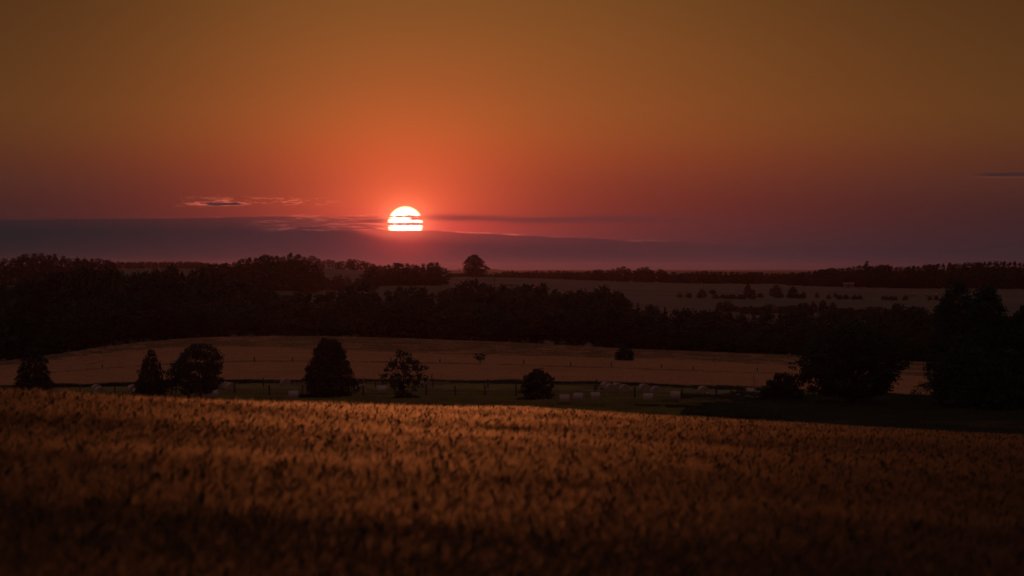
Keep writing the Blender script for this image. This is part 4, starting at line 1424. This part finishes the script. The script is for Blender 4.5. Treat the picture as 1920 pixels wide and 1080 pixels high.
# sagging pale rope fence at the right
fence('rope_fence', [(1322, 436), (1345, 428), (1370, 420), (1384, 424), (1402, 414), (1424, 406), (1444, 402)],
      'low fence with a pale sagging rope at the right end of the pasture', .62, (1.12,), .16, .022, 'rope')

# rough grass strip along the field fence
rng = np.random.default_rng(14)
n = 520
pxs = rng.uniform(60, 1640, n)
Dn = 560 + (pxs - 960) * .012 + 6 * np.sin(pxs * .004) + rng.uniform(-1.6, 1.6, n)
Xn = Dn * (pxs - 960) / FPX
scatter('fence_weeds', PATCHES['grass'], np.stack([Xn, Dn, ground_z(Xn, Dn)], 1), np.stack([0 * Xn, 0 * Xn, rng.uniform(0, 6.28, n)], 1),
        np.stack([.8 + 0 * Xn, .8 + 0 * Xn, rng.uniform(.9, 1.55, n)], 1), rng.integers(4, 7, n), 'strip of uncut weeds along the posts in the middle field')

# dark tufts added to stand in for shade at the foot of the wheat
rng = np.random.default_rng(16)
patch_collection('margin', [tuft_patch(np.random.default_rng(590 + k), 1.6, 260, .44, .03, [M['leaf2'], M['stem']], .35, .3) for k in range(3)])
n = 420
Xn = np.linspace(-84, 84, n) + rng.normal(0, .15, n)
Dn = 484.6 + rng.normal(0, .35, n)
scatter('margin_shade_tufts', PATCHES['margin'], np.stack([Xn, Dn, ground_z(Xn, Dn)], 1), np.stack([0 * Xn, 0 * Xn, rng.uniform(0, 6.28, n)], 1),
        np.stack([1 + 0 * Xn, 1 + 0 * Xn, .75 + .5 * value_noise(Xn * .3, Xn * 0, 31)], 1), rng.integers(0, 3, n), 'dark tufts added as shade along the near edge of the wheat')

# rough grass between the barley and the pasture
rng = np.random.default_rng(18)
patch_collection('headland', [tuft_patch(np.random.default_rng(610 + k), 2.6, 420, .42, .03, [M['headland'], M['stem']], .4, .35) for k in range(3)])
p = field_points(150.0, 300.0, 2.2, .21, 3.0, rng)
p = p[p[:, 1] > field_end(p[:, 0], p[:, 1]) + rng.normal(0, 2.0, len(p))]
m_ = len(p)
scatter('headland_grass', PATCHES['headland'], np.stack([p[:, 0], p[:, 1], ground_z(p[:, 0], p[:, 1])], 1), np.stack([np.zeros(m_), np.zeros(m_), rng.uniform(0, 6.28, m_)], 1),
        np.stack([np.ones(m_), np.ones(m_), .5 + 1.0 * value_noise(p[:, 0] * .16, p[:, 1] * .12, 23)], 1), rng.integers(0, 3, m_), 'rough brownish grass between the barley and the pasture')

# dark tufts added at the right in place of vignetting, and tall tufts round the trunks
patch_collection('rough', [tuft_patch(np.random.default_rng(580 + k), 2.4, 420, .42, .03, [M['leaf2'], M['stem']], .5, .2) for k in range(3)])
rng = np.random.default_rng(15)
p = field_points(246.0, 452.0, 2.3, .21, 3.0, rng)
q = 960 + FPX * p[:, 0] / p[:, 1]
p = p[(q > 1390 + 60 * np.sin(p[:, 1] * .06) + rng.normal(0, 75, len(p))) & (q < 2150)]
m_ = len(p)
scatter('darkening_tufts', PATCHES['rough'], np.stack([p[:, 0], p[:, 1], ground_z(p[:, 0], p[:, 1])], 1), np.stack([np.zeros(m_), np.zeros(m_), rng.uniform(0, 6.28, m_)], 1),
        np.stack([np.ones(m_), np.ones(m_), .6 + 1.1 * value_noise(p[:, 0] * .14, p[:, 1] * .10, 21)], 1), rng.integers(0, 3, m_), 'dark rough tufts added in place of vignetting at the right')
feet = [(63, 424, 2.2), (283, 408, 1.8), (378, 404, 1.2), (322, 416, .9), (354, 406, .8), (618, 420, 2.6), (757, 418, 1.3), (1008, 408, 2.0), (1466, 402, 2.6)]
fp = np.concatenate([np.stack([at(a, d) + rng.normal(0, r_ * .55, 14), d + rng.normal(0, r_ * .5, 14)], 1) for a, d, r_ in feet])
m_ = len(fp)
scatter('foot_grass', PATCHES['rough'], np.stack([fp[:, 0], fp[:, 1], ground_z(fp[:, 0], fp[:, 1])], 1), np.stack([np.zeros(m_), np.zeros(m_), rng.uniform(0, 6.28, m_)], 1),
        np.stack([.35 + 0 * fp[:, 0], .35 + 0 * fp[:, 0], rng.uniform(.5, 1.1, m_)], 1), rng.integers(0, 3, m_), 'uncut grass round the feet of the pasture trees')

# ------------------------------------------------------------------ poles, masts, far buildings
def power_pole(px, D, h, label, arms=1):
    X = at(px, D)
    e = empty('power_pole', (X, D, gz(X, D)))
    tag(e, label, 'power pole')
    mb = MB()
    mb.tube([(0, 0, -.3), (0, 0, h * .5), (0, 0, h)], [.17, .14, .10], 8)
    obj('pole', mb.mesh('pole', M['wood'], True), e)
    for k in range(arms):
        mb = MB()
        mb.box((0, .14, h - .35 - k * .9), (2.2, .12, .14))
        obj('crossarm', mb.mesh('crossarm', M['wood']), e)
        mb = MB()
        for dx in (-.95, 0, .95):
            mb.tube([(dx, .14, h - .28 - k * .9), (dx, .14, h - .16 - k * .9), (dx, .14, h - .05 - k * .9)], [.05, .09, .04], 6)
        obj('insulator', mb.mesh('insulator', M['pane'], True), e)
    return e


power_pole(862, 1930, 4.9, 'lone power pole on the skyline just left of the oak')
power_pole(927, 1600, 6.5, 'dim power pole on the far field below and right of the oak')


def mast(px, D, top, label, base=509):
    X = at(px, D)
    g0 = gz(X, D)
    H = (HOR - top) / FPX * D + EYE - g0
    e = empty('radio_mast', (X, D, g0))
    tag(e, label, 'mast')
    mb = MB()
    w0, w1 = .9, .45
    an = [0.5, 2.6, 4.7]
    for a in an:
        mb.tube([(w0 * math.cos(a), w0 * math.sin(a), -1), (w1 * math.cos(a), w1 * math.sin(a), H * .93)], [.12, .09], 5)
    obj('leg_frame', mb.mesh('leg_frame', M['steel']), e)
    mb = MB()
    nb = 14
    for k in range(nb):
        t0, t1 = k / nb, (k + 1) / nb
        for i in range(3):
            a, b = an[i], an[(i + 1) % 3]
            wa, wb = w0 + (w1 - w0) * t0, w0 + (w1 - w0) * t1
            mb.tube([(wa * math.cos(a), wa * math.sin(a), t0 * H * .93), (wb * math.cos(b), wb * math.sin(b), t1 * H * .93)], [.06, .06], 4, cap=False)
    obj('bracing', mb.mesh('bracing', M['steel']), e)
    mb = MB()
    mb.tube([(0, 0, H * .90), (0, 0, H)], [.12, .08], 6)
    obj('antenna', mb.mesh('antenna', M['steel']), e)
    return e


mast(1031, 8950, 486, 'tall thin radio mast on the far blue hills right of the oak')
mast(1251, 8950, 499, 'shorter faint mast on the far hills above the skyline hedge')
mast(1453, 8950, 502, 'short faint mast on the far hills farthest right')


def building(name, px, D, w, d, h, roof, rz, label, wins, wall='plaster'):
    X = at(px, D)
    e = empty(name, (X, D, gz(X, D)), R(rz))
    tag(e, label, 'building')
    mb = MB()
    mb.box((0, 0, h / 2 - .2), (w, d, h + .4))
    hw, hd = w / 2, d / 2
    for sx in (-1, 1):                                                  # gable ends
        x_ = sx * (hw - .001)
        mb.raw([(x_, -hd, h), (x_, hd, h), (x_, 0, h + roof)], [[0, 1, 2]])
    obj('wall', mb.mesh('wall', M[wall]), e)
    mb = MB()
    o = .3
    for sy in (-1, 1):
        a = np.array([(-hw - o, sy * (hd + o), h - o * roof / hd), (hw + o, sy * (hd + o), h - o * roof / hd), (hw + o, 0, h + roof), (-hw - o, 0, h + roof)])
        up = np.array([0, 0, .14])
        mb.raw(np.vstack([a + .02 * up, a + up]), [[0, 1, 2, 3], [4, 7, 6, 5], [0, 4, 5, 1], [3, 2, 6, 7], [0, 3, 7, 4], [1, 5, 6, 2]])
    obj('roof', mb.mesh('roof', M['tile']), e)
    for wx in wins:
        mb = MB()
        mb.box((wx, -hd - .02, h * .55), (.9, .06, 1.0))
        obj('window', mb.mesh('window', M['pane']), e)


building('farmhouse', 619, 2470, 5.2, 6.0, 3.4, 2.0, 12, 'small pale farmhouse among the hazy trees behind the knoll', (-1.2, 1.2))
building('field_shed', 1591, 1930, 5.0, 3.0, 2.0, .7, -8, 'low weathered shed at the foot of the wooded ridge', (0,), 'boards')
